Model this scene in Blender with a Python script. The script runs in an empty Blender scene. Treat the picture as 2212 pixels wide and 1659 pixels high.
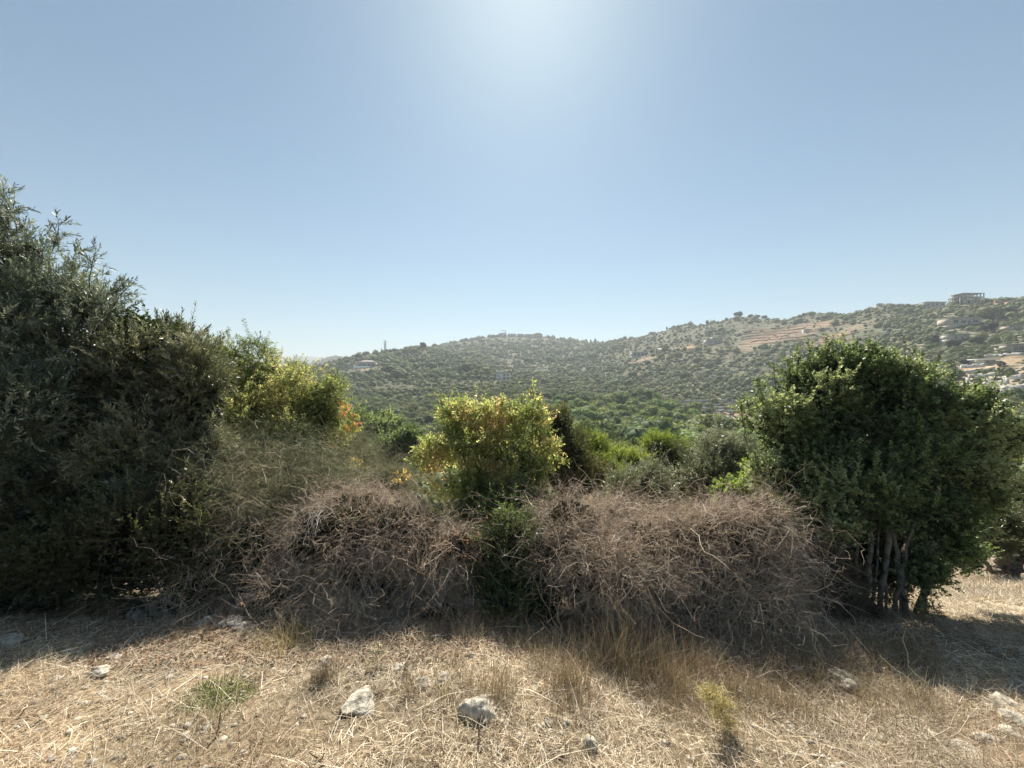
import bpy, math
import numpy as np
from math import radians

# ------------------------------------------------------------------ camera, sky, sun
EYE = 1.65
F = 831.0                     # focal length for a 2212 px wide picture
sc = bpy.context.scene
col = sc.collection
cam_d = bpy.data.cameras.new('camera')
cam_d.sensor_width = 36.0
cam_d.lens = 36.0 * F / 2212.0
cam_d.clip_start = 0.05
cam_d.clip_end = 40000.0
cam = bpy.data.objects.new('camera', cam_d)
cam.location = (0, 0, EYE)
cam.rotation_euler = (radians(90), 0, 0)
col.objects.link(cam)
sc.camera = cam

SUN_EL = radians(49.0)
SUN_AZ = radians(2.3)         # to the right of straight ahead
w = bpy.data.worlds.new('World'); sc.world = w; w.use_nodes = True
nt = w.node_tree
bg = nt.nodes['Background']
sky = nt.nodes.new('ShaderNodeTexSky')
sky.sky_type = 'NISHITA'; sky.sun_disc = False
sky.sun_elevation = SUN_EL; sky.sun_rotation = SUN_AZ
sky.altitude = 300; sky.air_density = 1.0; sky.dust_density = 0.52; sky.ozone_density = 2.0
tint = nt.nodes.new('ShaderNodeMix'); tint.data_type = 'RGBA'; tint.blend_type = 'MULTIPLY'
tint.inputs[0].default_value = 1; tint.inputs[7].default_value = (.81, .98, .92, 1)
nt.links.new(sky.outputs[0], tint.inputs[6]); nt.links.new(tint.outputs[2], bg.inputs['Color'])
bg.inputs['Strength'].default_value = 0.054
sun_d = bpy.data.lights.new('sun', 'SUN'); sun_d.energy = 5.0; sun_d.angle = radians(0.55)
sun_d.color = (1.0, 0.93, 0.82)
sun = bpy.data.objects.new('sun', sun_d)
sd = np.array([math.sin(SUN_AZ)*math.cos(SUN_EL), math.cos(SUN_AZ)*math.cos(SUN_EL), math.sin(SUN_EL)])
from mathutils import Vector
sun.rotation_euler = Vector(sd).to_track_quat('Z', 'Y').to_euler()
col.objects.link(sun)
vs = sc.view_settings
vs.view_transform = 'Standard'; vs.look = 'None'; vs.exposure = 1.10; vs.gamma = 1.0
vs.use_curve_mapping = False
cy = sc.cycles
cy.max_bounces = 5; cy.diffuse_bounces = 3; cy.glossy_bounces = 2; cy.transmission_bounces = 4
cy.volume_bounces = 0; cy.transparent_max_bounces = 6
cy.use_denoising = True
try:
    cy.denoiser = 'OPENIMAGEDENOISE'; cy.denoising_input_passes = 'RGB_ALBEDO_NORMAL'; cy.denoising_prefilter = 'ACCURATE'
except Exception: pass
cy.sample_clamp_indirect = 6.0

# ------------------------------------------------------------------ mesh helpers
def rng_(s): return np.random.default_rng(s)
def nrm(v): return v / np.maximum(np.linalg.norm(v, axis=-1, keepdims=True), 1e-9)

def mesh(name, V, faces, mat=None, C=None, smooth=False):
    """V (n,3); faces: list of int arrays (m,k); C (n,3) colours per vertex"""
    me = bpy.data.meshes.new(name)
    V = np.asarray(V, np.float32)
    faces = [np.asarray(f, np.int32) for f in (faces if isinstance(faces, list) else [faces]) if len(f)]
    tot = np.concatenate([np.full(len(f), f.shape[1], np.int32) for f in faces])
    idx = np.concatenate([f.ravel() for f in faces])
    me.vertices.add(len(V)); me.vertices.foreach_set('co', V.ravel())
    me.loops.add(len(idx)); me.loops.foreach_set('vertex_index', idx)
    me.polygons.add(len(tot))
    st = np.concatenate([[0], np.cumsum(tot)[:-1]]).astype(np.int32)
    me.polygons.foreach_set('loop_start', st)
    if smooth: me.polygons.foreach_set('use_smooth', np.ones(len(tot), bool))
    me.update(calc_edges=True)
    if C is not None:
        a = me.color_attributes.new('Col', 'FLOAT_COLOR', 'POINT')
        cc = np.ones((len(V), 4), np.float32); cc[:, :3] = C
        a.data.foreach_set('color', cc.ravel())
    if mat: me.materials.append(mat)
    return me

def link(name, data, parent=None, loc=None):
    o = bpy.data.objects.new(name, data); col.objects.link(o)
    if parent is not None: o.parent = parent
    if loc is not None: o.location = loc
    return o

def tag(o, label, cat, group=None, kind='thing'):
    if label: o['label'] = label
    if cat: o['category'] = cat
    if group: o['group'] = group
    o['kind'] = kind
    return o

def thing(name, label, cat, loc, group=None, rz=0.0):
    o = bpy.data.objects.new(name, None); col.objects.link(o)
    o.location = tuple(float(a) for a in loc); o.rotation_euler = (0, 0, rz); o.empty_display_size = 0.1
    return tag(o, label, cat, group)

class Buf:
    def __init__(s): s.V = []; s.F = {}; s.C = []; s.n = 0
    def add(s, V, Fc, C):
        V = np.asarray(V, float).reshape(-1, 3)
        C = np.broadcast_to(np.asarray(C, float), V.shape)
        for f in (Fc if isinstance(Fc, list) else [Fc]):
            f = np.asarray(f)
            s.F.setdefault(f.shape[1], []).append(f + s.n)
        s.V.append(V); s.C.append(C); s.n += len(V)
    def obj(s, name, mat, parent=None, smooth=False, origin=None):
        if not s.V: return None
        V = np.concatenate(s.V)
        if origin is not None: V = V - np.asarray(origin)
        fs = [np.concatenate(v) for v in s.F.values()]
        return link(name, mesh(name, V, fs, mat, np.concatenate(s.C), smooth), parent)

def tubes(P, R, sides=3, rng=None):
    """P (N,K,3) polylines, R (N,K) radii"""
    N, K, _ = P.shape
    T = nrm(np.gradient(P, axis=1))
    ref = nrm((rng or rng_(1)).normal(size=(N, 1, 3)))
    A = nrm(np.cross(T, ref)); B = np.cross(T, A)
    an = np.arange(sides) * 2 * np.pi / sides
    V = P[:, :, None, :] + R[:, :, None, None] * (A[:, :, None, :] * np.cos(an)[None, None, :, None] + B[:, :, None, :] * np.sin(an)[None, None, :, None])
    V = V.reshape(-1, 3)
    n = np.arange(N)[:, None, None] * K * sides; k = np.arange(K - 1)[None, :, None] * sides; s = np.arange(sides)[None, None, :]
    s2 = (s + 1) % sides
    Fq = np.stack([n + k + s, n + k + s2, n + k + sides + s2, n + k + sides + s], -1).reshape(-1, 4)
    return V, Fq

def leaves(P, D, Nn, L, W, fold=0.18):
    S = nrm(np.cross(D, Nn)); Nn = np.cross(S, D)
    L = np.broadcast_to(L, len(P))[:, None]; W = np.broadcast_to(W, len(P))[:, None]
    a = P; b = P + D * L * .45 + S * W * .5 + Nn * W * fold
    c = P + D * L; d = P + D * L * .45 - S * W * .5 + Nn * W * fold
    V = np.stack([a, b, c, d], 1).reshape(-1, 3)
    return V, np.arange(len(P) * 4).reshape(-1, 4)

def vnoise(x, y, seed=0):
    x = np.asarray(x, float); y = np.asarray(y, float)
    xi = np.floor(x).astype(np.int64); yi = np.floor(y).astype(np.int64)
    fx = x - xi; fy = y - yi; fx = fx*fx*(3-2*fx); fy = fy*fy*(3-2*fy)
    def h(a, b):
        n = (a * 374761393 + b * 668265263 + seed * 1442695041) & 0x7fffffff
        n = ((n ^ (n >> 13)) * 1274126177) & 0x7fffffff
        return ((n ^ (n >> 16)) & 0xffff) / 65535.0
    return (h(xi, yi)*(1-fx)+h(xi+1, yi)*fx)*(1-fy)+(h(xi, yi+1)*(1-fx)+h(xi+1, yi+1)*fx)*fy - .5
def fbm(x, y, o=4, seed=0):
    return sum(vnoise(x * 2**i, y * 2**i, seed + i) / 2**i for i in range(o))

# ------------------------------------------------------------------ materials
def foliage_mat(name, trans=0.35, rough=0.5, spec=0.4, tint=(1.2, 1.15, .78), objcol=False):
    m = bpy.data.materials.new(name); m.use_nodes = True; n = m.node_tree.nodes; l = m.node_tree.links
    n.clear()
    out = n.new('ShaderNodeOutputMaterial'); b = n.new('ShaderNodeBsdfPrincipled')
    at = n.new('ShaderNodeAttribute'); at.attribute_name = 'Col'; c = at.outputs['Color']
    if objcol:
        oi = n.new('ShaderNodeObjectInfo'); mx = n.new('ShaderNodeMix'); mx.data_type = 'RGBA'; mx.blend_type = 'MULTIPLY'
        mx.inputs[0].default_value = 1; l.new(c, mx.inputs[6]); l.new(oi.outputs['Color'], mx.inputs[7]); c = mx.outputs[2]
    l.new(c, b.inputs['Base Color']); b.inputs['Roughness'].default_value = rough; b.inputs['Specular IOR Level'].default_value = spec
    if trans > 0:
        t = n.new('ShaderNodeBsdfTranslucent'); mu = n.new('ShaderNodeMix'); mu.data_type = 'RGBA'; mu.blend_type = 'MULTIPLY'
        mu.inputs[0].default_value = 1; l.new(c, mu.inputs[6]); mu.inputs[7].default_value = (*tint, 1); l.new(mu.outputs[2], t.inputs[0])
        ms = n.new('ShaderNodeMixShader'); ms.inputs[0].default_value = trans
        l.new(b.outputs[0], ms.inputs[1]); l.new(t.outputs[0], ms.inputs[2]); l.new(ms.outputs[0], out.inputs[0])
    else: l.new(b.outputs[0], out.inputs[0])
    return m

def surf_mat(name, c1, c2, scale=4.0, rough=0.9, bump=0.0, attr=False, detail=6, spec=.2, lo=.35, hi=.65):
    m = bpy.data.materials.new(name); m.use_nodes = True; n = m.node_tree.nodes; l = m.node_tree.links
    b = n['Principled BSDF']; b.inputs['Roughness'].default_value = rough; b.inputs['Specular IOR Level'].default_value = spec
    tc = n.new('ShaderNodeTexCoord'); no = n.new('ShaderNodeTexNoise'); no.inputs['Scale'].default_value = scale; no.inputs['Detail'].default_value = detail
    l.new(tc.outputs['Object'], no.inputs['Vector'])
    r = n.new('ShaderNodeValToRGB'); r.color_ramp.elements[0].position = lo; r.color_ramp.elements[1].position = hi
    r.color_ramp.elements[0].color = (*c1, 1); r.color_ramp.elements[1].color = (*c2, 1)
    l.new(no.outputs[0], r.inputs[0]); c = r.outputs[0]
    if attr:
        at = n.new('ShaderNodeAttribute'); at.attribute_name = 'Col'
        mx = n.new('ShaderNodeMix'); mx.data_type = 'RGBA'; mx.blend_type = 'MULTIPLY'; mx.inputs[0].default_value = 1
        l.new(c, mx.inputs[6]); l.new(at.outputs['Color'], mx.inputs[7]); c = mx.outputs[2]
    l.new(c, b.inputs['Base Color'])
    if bump:
        bp = n.new('ShaderNodeBump'); bp.inputs['Strength'].default_value = .8; bp.inputs['Distance'].default_value = bump
        l.new(no.outputs[0], bp.inputs['Height']); l.new(bp.outputs[0], b.inputs['Normal'])
    return m

M_leaf = foliage_mat('leaf_soft', .55, .55, .3)
M_glow = foliage_mat('leaf_thin', .66, .55, .3)
M_gloss = foliage_mat('leaf_glossy', .50, .42, .6)
M_olive = foliage_mat('leaf_olive', .34, .42, .6, (1.1, 1.1, .8))
M_twig = foliage_mat('dry_twig', 0, .8, .2)
M_straw = foliage_mat('straw', .22, .6, .25, (1.1, 1.0, .7))
M_far = foliage_mat('far_foliage', .25, .7, .2, (1.3, 1.25, .6), objcol=True)
M_bark = surf_mat('bark', (.09, .075, .06), (.26, .22, .18), 18, .95, .02)
M_rock = surf_mat('limestone', (.17, .15, .11), (.56, .51, .42), 26, .95, .03, lo=.3, hi=.6)
M_stone = surf_mat('dry_stone', (.36, .34, .30), (.66, .62, .56), .8, .95)
M_conc = surf_mat('concrete', (.42, .41, .38), (.58, .56, .52), .6, .9)
M_white = surf_mat('white_render', (.80, .79, .76), (.88, .87, .84), .5, .8)
M_beige = surf_mat('beige_render', (.42, .36, .29), (.56, .50, .42), .6, .85)
M_roof = surf_mat('roof_slab', (.30, .27, .24), (.42, .38, .34), .7, .85)
M_tile = surf_mat('pale_tile', (.42, .33, .27), (.55, .44, .36), 1.5, .85)
M_glass = surf_mat('dark_glass', (.02, .025, .03), (.05, .06, .07), 1.0, .15, spec=.6)
M_metal = surf_mat('pylon_steel', (.20, .21, .22), (.34, .35, .36), 2, .5)
M_earth = surf_mat('red_earth', (.30, .16, .10), (.46, .30, .20), .5, .95)
M_paint = surf_mat('white_paint', (.72, .72, .70), (.82, .82, .80), 2, .35, spec=.5)
M_rubber = surf_mat('tyre_rubber', (.02, .02, .02), (.05, .05, .05), 5, .8)

# ------------------------------------------------------------------ terrain
NR = {30: 1041}
COLS = {
 -500: {30:1041,60:1002,100:965,300:880,600:820,1000:800,1500:830,4200:829},
 300: {30:1041,60:1002,100:965,160:915,300:860,600:805,900:840,1500:810,3200:785,4200:805},
 600: {30:1041,60:1002,100:965,160:912,250:862,350:832,450:811,510:806,600:835,900:842,1300:812,1500:803,1800:815,2300:808,3200:774,4200:800},
 645: {30:1041,60:1002,100:965,160:912,250:861,350:828,450:808,510:801,600:832,900:838,1300:804,1500:791,1800:803,2300:800,3200:768,4200:800},
 667: {30:1041,60:1002,100:965,160:911,250:860,350:826,450:804,510:797,600:828,900:832,1300:796,1550:783,1800:796,2300:798,3200:770,4200:800},
 722: {30:1041,60:1002,100:965,160:907,250:856,350:821,450:792,520:780,650:806,900:812,1300:776,1600:766,1800:785,2300:796,3200:776,4200:800},
 770: {30:1041,60:1002,100:965,160:903,250:852,350:816,450:785,530:768,650:798,900:804,1300:782,1600:774,1800:800,4200:805},
 826: {30:1041,60:1002,100:965,160:900,250:850,350:812,450:779,540:759,680:785,900:790,1300:800,4200:829},
 913: {30:1041,60:1002,100:965,160:895,250:850,350:810,450:772,540:752,640:758,780:751,1000:762,1500:790,4200:829},
 1000:{30:1041,60:1002,100:965,160:890,250:848,350:812,450:782,540:768,650:763,800:747,930:736,1200:760,4200:829},
 1083:{30:1041,60:1002,100:965,160:885,250:846,350:819,450:800,600:779,800:745,950:724,1200:760,4200:829},
 1165:{30:1041,60:1002,100:965,160:885,250:846,350:819,450:800,600:778,800:745,950:727,1200:760,4200:829},
 1262:{30:1041,60:1002,100:965,160:885,250:848,350:820,450:800,600:775,800:750,950:738,1200:762,4200:829},
 1351:{30:1041,60:1002,100:965,160:895,220:862,300:838,400:800,500:767,650:742,750:730,1000:762,4200:829},
 1463:{30:1041,60:1002,100:960,160:905,210:872,280:835,380:788,480:746,580:716,650:703,900:745,4200:829},
 1597:{30:1041,60:1000,100:955,150:915,200:885,270:840,350:788,430:742,520:700,570:683,800:730,4200:829},
 1755:{30:1041,60:1000,100:942,150:895,200:858,250:818,320:765,400:705,460:674,700:725,4200:829},
 1902:{30:1041,60:990,100:920,140:882,180:845,230:790,280:738,340:685,380:659,600:712,4200:829},
 2071:{30:1035,60:960,100:895,130:858,160:822,200:755,240:707,290:662,310:651,500:700,4200:829},
 2212:{30:1030,60:950,90:890,120:842,150:800,190:740,230:700,270:657,290:646,500:690,4200:829},
 2700:{30:1020,60:930,90:860,120:812,150:775,190:720,230:680,270:642,290:632,500:690,4200:829},
}
CPX = np.array(sorted(COLS)); LY = np.linspace(np.log(8), np.log(4600), 230)
TAB = []
for c in CPX:
    d = COLS[int(c)]; ys = np.array(sorted(d)); pv = np.array([d[int(k)] for k in ys])
    ys = np.concatenate([[8.0], ys]); pv = np.concatenate([[829 + F * (EYE + 2.0) / 8.0], pv])
    py = np.interp(LY, np.log(ys), pv)
    TAB.append(EYE + (829 - py) / F * np.exp(LY))
TAB = np.array(TAB)
NY = np.array([-60, 0, 1.5, 3.0, 4.2, 6, 10, 18, 30, 60]); NZ = np.array([2.5, 0, -.10, -.22, -.62, -1.25, -2.6, -4.4, -6.0, -11])
def sstep(a, b, x):
    t = np.clip((x - a) / (b - a), 0, 1); return t * t * (3 - 2 * t)
def zt(x, y):
    x = np.asarray(x, float); y = np.asarray(y, float)
    Y = np.maximum(y, 8.0); px = np.clip(1106 + F * x / Y, CPX[0], CPX[-1])
    ci = np.clip(np.searchsorted(CPX, px) - 1, 0, len(CPX) - 2)
    fx = (px - CPX[ci]) / (CPX[ci + 1] - CPX[ci])
    ly = np.clip(np.log(Y), LY[0], LY[-1]); li = np.clip(((ly - LY[0]) / (LY[1] - LY[0])).astype(int), 0, len(LY) - 2)
    fy = (ly - LY[li]) / (LY[1] - LY[0])
    zf = (TAB[ci, li] * (1 - fx) + TAB[ci + 1, li] * fx) * (1 - fy) + (TAB[ci, li + 1] * (1 - fx) + TAB[ci + 1, li + 1] * fx) * fy
    zf = zf + (fbm(x / 40, y / 40, 3, 5) * 2.0 * sstep(50, 200, Y) + fbm(x / 9, y / 9, 2, 9) * .5 * sstep(20, 60, Y)) + fbm(x/500, y/500, 3, 3) * 30 * sstep(1800, 3500, Y)
    zn = np.interp(y, NY, NZ) - .035 * np.clip(x, 0, 12) * sstep(0, 3, y) + .05 * np.clip(-x - 3, 0, 6)
    zn = zn + fbm(x * .9, y * .9, 3, 11) * .10 + fbm(x * 6, y * 6, 2, 21) * .018
    wgt = sstep(12, 28, y)
    return zn * (1 - wgt) + zf * wgt
def P(px, py, Y): return np.array([(px - 1106) / F * Y, Y, EYE + (829 - py) / F * Y])
def G(px, Y): x = (px - 1106) / F * Y; return np.array([x, Y, float(zt(x, Y))])
def place(px, py, y0=30.0, y1=4000.0):
    u = (px - 1106) / F; Y = np.geomspace(y0, y1, 1500)
    z = zt(u * Y, Y); py_ = 829 - F * (z - EYE) / Y
    k = np.nonzero(py_ <= py)[0]
    i = k[0] if len(k) else int(np.argmin(py_))
    return np.array([u * Y[i], Y[i], z[i]])
def gplace(px, py): return place(px, py, 1.2, 30.0)
def proj(x, y, z): return 1106 + F * x / y, 829 - F * (z - EYE) / y

# ground colours: (centre px, py, half-width m, half-depth m, colour, strength)
gx = np.concatenate([-np.geomspace(7, 5200, 200)[::-1], np.linspace(-6.9, 6.9, 240), np.geomspace(7, 5200, 200)])
gy = np.concatenate([-np.geomspace(1, 60, 14)[::-1], np.linspace(-.8, 7, 150), np.geomspace(7.1, 4500, 270)])
GX, GY = np.meshgrid(gx, gy); GZ = zt(GX, GY)
V = np.stack([GX, GY, GZ], -1).reshape(-1, 3)
ny_, nx_ = GX.shape
i = np.arange(ny_ - 1)[:, None] * nx_ + np.arange(nx_ - 1)[None]
Fq = np.stack([i, i + 1, i + nx_ + 1, i + nx_], -1).reshape(-1, 4)
C = np.zeros((len(V), 3))
near = np.array([.25, .21, .15]); scrub = np.array([.075, .092, .045]); far = np.array([.12, .14, .09])
tx, ty = V[:, 0], V[:, 1]
a = sstep(8, 40, ty)[:, None]; C[:] = near * (1 - a) + scrub * a
n1 = fbm(tx / 30, ty / 30, 4, 31)[:, None]
C += np.clip(n1, 0, 1) * np.array([.10, .075, .05]) * a
a = sstep(1200, 3000, ty)[:, None]; C = C * (1 - a) + np.array([.13, .14, .11]) * a
SPOTS = [(1700, 725, 55, 20, (.25, .195, .14)), (1640, 734, 28, 10, (.29, .21, .15)), (1810, 724, 34, 10, (.25, .19, .14)),
 (1400, 775, 24, 7, (.34, .25, .17)), (1480, 752, 16, 8, (.52, .34, .20)), (1350, 972, 7, 6, (.38, .20, .14)),
 (1568, 905, 14, 12, (.72, .62, .50)), (1590, 893, 16, 8, (.42, .28, .22)), (790, 800, 35, 12, (.30, .25, .18)),
 (2130, 790, 16, 8, (.50, .38, .26)), (2160, 810, 22, 8, (.42, .36, .26)), (2150, 835, 24, 12, (.34, .30, .22)), (2120, 860, 24, 10, (.32, .26, .19)),
 (1110, 765, 12, 8, (.40, .24, .18)), (1130, 800, 40, 8, (.34, .28, .20)), (2150, 655, 14, 8, (.46, .32, .22)), (2190, 650, 14, 8, (.46, .30, .20)),
 (1330, 975, 5, 5, (.38, .21, .15))]
for (px, py, hw, hd, c) in SPOTS:
    p = place(px, py); d = ((tx - p[0]) / hw)**2 + ((ty - p[1]) / hd)**2
    k = np.clip(1.4 - d - n1[:, 0] * .8, 0, 1)[:, None]; C = C * (1 - k) + np.array(c) * k
C = np.clip(C * (1 + fbm(tx / 6, ty / 6, 3, 77)[:, None] * .5), .02, .8)
M_ground = surf_mat('hillside_ground', (.62, .62, .60), (1.25, 1.2, 1.1), .35, .95, .25, attr=True, detail=10)
# fine grain near the camera
n = M_ground.node_tree.nodes; l = M_ground.node_tree.links
n2 = n.new('ShaderNodeTexNoise'); n2.inputs['Scale'].default_value = 28; n2.inputs['Detail'].default_value = 8
tc2 = n.new('ShaderNodeTexCoord'); l.new(tc2.outputs['Object'], n2.inputs['Vector'])
r2 = n.new('ShaderNodeValToRGB'); r2.color_ramp.elements[0].position = .35; r2.color_ramp.elements[1].position = .65
r2.color_ramp.elements[0].color = (.55, .5, .45, 1); r2.color_ramp.elements[1].color = (1.2, 1.15, 1.1, 1)
mx = n.new('ShaderNodeMix'); mx.data_type = 'RGBA'; mx.blend_type = 'MULTIPLY'; mx.inputs[0].default_value = 1
b = n['Principled BSDF']; src = b.inputs['Base Color'].links[0].from_socket
l.new(n2.outputs[0], r2.inputs[0]); l.new(src, mx.inputs[6]); l.new(r2.outputs[0], mx.inputs[7]); l.new(mx.outputs[2], b.inputs['Base Color'])
# dry-stone terrace edges following the height lines of the worked slopes
apx = 1106 + F * tx / np.maximum(ty, 8)
tm = sstep(1330, 1480, apx) * sstep(190, 240, ty) * (1 - sstep(620, 700, ty)) + sstep(1040, 1110, apx) * (1 - sstep(1240, 1300, apx)) * sstep(430, 480, ty) * (1 - sstep(640, 700, ty)) * .7 + sstep(1950, 2050, apx) * sstep(105, 120, ty) * (1 - sstep(230, 260, ty))
tme = mesh('terrain', V, Fq, M_ground, C, True)
ta = tme.attributes.new('terrace', 'FLOAT', 'POINT'); ta.data.foreach_set('value', np.clip(tm, 0, 1).astype(np.float32))
def mth(op, a=None, b=None, va=None, vb=None):
    q = n.new('ShaderNodeMath'); q.operation = op
    if a is not None: l.new(a, q.inputs[0])
    if va is not None: q.inputs[0].default_value = va
    if b is not None: l.new(b, q.inputs[1])
    if vb is not None: q.inputs[1].default_value = vb
    return q.outputs[0]
gp = n.new('ShaderNodeNewGeometry'); sx_ = n.new('ShaderNodeSeparateXYZ'); l.new(gp.outputs['Position'], sx_.inputs[0])
n3 = n.new('ShaderNodeTexNoise'); n3.inputs['Scale'].default_value = .03; n3.inputs['Detail'].default_value = 4; l.new(gp.outputs['Position'], n3.inputs['Vector'])
n4 = n.new('ShaderNodeTexNoise'); n4.inputs['Scale'].default_value = .06; n4.inputs['Detail'].default_value = 5; l.new(gp.outputs['Position'], n4.inputs['Vector'])
zz_ = mth('ADD', sx_.outputs['Z'], mth('MULTIPLY', n3.outputs[0], vb=5.0)); fr_ = mth('FRACT', mth('MULTIPLY', zz_, vb=.42))
ln_ = mth('LESS_THAN', fr_, vb=.22); ta_ = n.new('ShaderNodeAttribute'); ta_.attribute_name = 'terrace'
mk_ = mth('MULTIPLY', mth('MULTIPLY', ln_, ta_.outputs['Fac']), mth('GREATER_THAN', n4.outputs[0], vb=.49))
mt_ = n.new('ShaderNodeMix'); mt_.data_type = 'RGBA'; mt_.inputs[7].default_value = (.29, .26, .20, 1)
src = b.inputs['Base Color'].links[0].from_socket; l.new(mk_, mt_.inputs[0]); l.new(src, mt_.inputs[6]); l.new(mt_.outputs[2], b.inputs['Base Color'])
terrain = link('terrain', tme); terrain['kind'] = 'structure'

# haze: one closed box of even air
zmin, zmax = GZ.min() - 3, GZ.max() + 60
def boxVF(x0, x1, y0, y1, z0, z1):
    V = np.array([(x, y, z) for z in (z0, z1) for y in (y0, y1) for x in (x0, x1)], float)
    return V, np.array([(0, 2, 3, 1), (4, 5, 7, 6), (0, 1, 5, 4), (2, 6, 7, 3), (0, 4, 6, 2), (1, 3, 7, 5)])
HAZE = 0.00040
V, Fq = boxVF(-5300, 5300, -200, 4700, zmin, zmax)
mh = bpy.data.materials.new('haze_air'); mh.use_nodes = True; n = mh.node_tree.nodes; n.clear()
pv = n.new('ShaderNodeVolumePrincipled'); oo = n.new('ShaderNodeOutputMaterial')
pv.inputs['Color'].default_value = (.80, .86, .92, 1); pv.inputs['Density'].default_value = HAZE; pv.inputs['Anisotropy'].default_value = .15
mh.node_tree.links.new(pv.outputs[0], oo.inputs['Volume'])
hz = link('haze', mesh('haze', V, Fq, mh)); hz['kind'] = 'stuff'

# ------------------------------------------------------------------ buildings and walls on the hills
def box(B, x0, x1, y0, y1, z0, z1, c=(1, 1, 1)):
    V, Fc = boxVF(x0, x1, y0, y1, z0, z1); B.add(V, Fc, c)

def facade(B, w, h, y, th, ops):
    """a wall panel in the xz plane from x=-w/2, real openings (x0,x1,z0,z1) left through it"""
    xs = sorted({-w/2, w/2, *[o[0] for o in ops], *[o[1] for o in ops]}); zs = sorted({0., h, *[o[2] for o in ops], *[o[3] for o in ops]})
    for a, b_ in zip(xs[:-1], xs[1:]):
        for c, d in zip(zs[:-1], zs[1:]):
            mx_, mz_ = (a + b_)/2, (c + d)/2
            if any(o[0] < mx_ < o[1] and o[2] < mz_ < o[3] for o in ops): continue
            box(B, a, b_, y, y + th, c, d)

def house(name, label, px, py, wpx, hpx, depth, wins, mat, roof='flat', roofm=None, rz=0., y0=30, dz=0., cat='house', group=None, step=None, sink=2.5, at=None):
    """wins: list of (fx0,fx1,fz0,fz1) fractions of the front"""
    p = place(px, py, y0) if at is None else np.array([(px-1106)/F*at, at, EYE+(829-py)/F*at])
    Y = p[1]; w = wpx / F * Y; h = hpx / F * Y
    t = thing(name, label, cat, (p[0], p[1], p[2] + dz), group, rz)
    B = Buf(); ops = [((a - .5) * w, (b_ - .5) * w, c * h, d * h) for a, b_, c, d in wins]
    facade(B, w, h, 0, .3, ops)
    box(B, -w/2, -w/2 + .3, .3, depth, 0, h); box(B, w/2 - .3, w/2, .3, depth, 0, h); box(B, -w/2 + .3, w/2 - .3, depth - .3, depth, 0, h)
    box(B, -w/2 + .3, w/2 - .3, .3, depth - .3, h*.48, h*.5)
    box(B, -w/2 - .01, w/2 + .01, -.01, depth + .01, -sink, 0)
    B.obj('wall', mat, t)
    R = Buf()
    if roof == 'flat':
        box(R, -w/2 - .3, w/2 + .3, -.4, depth + .3, h, h + .35)
        box(R, -w/2, w/2, .0, .2, h + .35, h + .9)
    elif roof == 'slab':
        box(R, -w/2 - .8, w/2 + .8, -1.2, depth + .6, h, h + .5)
    elif roof == 'hip':
        e = .5; rh = min(w, depth) * .32
        V = [(-w/2-e, -e, h), (w/2+e, -e, h), (w/2+e, depth+e, h), (-w/2-e, depth+e, h), (-w/2+depth/2, depth/2, h+rh), (w/2-depth/2, depth/2, h+rh)]
        if w < depth: V[4] = (-.1, depth/2, h+rh); V[5] = (.1, depth/2, h+rh)
        R.add(V, [np.array([(0, 1, 5, 4), (2, 3, 4, 5), (0, 3, 2, 1)]), np.array([(1, 2, 5), (3, 0, 4)])], (1, 1, 1))
    elif roof == 'pyramid':
        e = .4; rh = h * .75
        V = [(-w/2-e, -e, h), (w/2+e, -e, h), (w/2+e, depth+e, h), (-w/2-e, depth+e, h), (0, depth/2, h+rh)]
        R.add(V, [np.array([(0, 3, 2, 1)]), np.array([(0, 1, 4), (1, 2, 4), (2, 3, 4), (3, 0, 4)])], (1, 1, 1))
    R.obj('roof', roofm or M_roof, t)
    for o in ops:
        Wb = Buf(); box(Wb, o[0], o[1], .16, .2, o[2], o[3]); ob = Wb.obj('window', M_glass, t)
        Fb = Buf(); e = .06 * min(o[1]-o[0], o[3]-o[2])
        box(Fb, o[0], o[0]+e, .08, .15, o[2], o[3]); box(Fb, o[1]-e, o[1], .08, .15, o[2], o[3]); box(Fb, (o[0]+o[1])/2 - e/2, (o[0]+o[1])/2 + e/2, .08, .15, o[2], o[3])
        box(Fb, o[0]+e, o[1]-e, .09, .14, o[3]-e, o[3])
        Fb.obj('frame', M_white, ob)
    return t, w, h, p

def extra(t, name, mat, boxes):
    B = Buf()
    for b_ in boxes: box(B, *b_)
    return B.obj(name, mat, t)

RECT = []
HOUSES = []   # keep trees off these: x, y, half width, depth
def H(*a, **k):
    r = house(*a, **k); t, w, h, p = r; HOUSES.append((p[0], p[1] , w / 2 + 1, 10)); RECT.append((a[2], a[3], a[4], a[5], p[1])); return r

# white two-storey house in the valley middle
t, w, h, p = H('white_house', 'white two-storey flat-roofed house standing alone in the valley oak wood', 1087, 820, 30, 14, 9,
  [(.12, .2, .45, .75), (.50, .68, .55, .88), (.74, .93, .55, .88), (.50, .68, .08, .38), (.74, .93, .08, .38), (.22, .3, .1, .35)], M_white)
extra(t, 'stair_tower', M_white, [(-w/2 - .02, -w/2 + w*.38, 0.31, 5, h, h + 1.5), (-w/2 + .02, -w/2 + w*.12, .5, 1.2, h + 1.5, h + 2.6)])
extra(t, 'balcony', M_white, [(w*0.0, w/2, -1.3, -.01, h*.44, h*.5), (w*0.0, w/2, -1.3, -1.15, h*.5, h*.6)])
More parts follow.
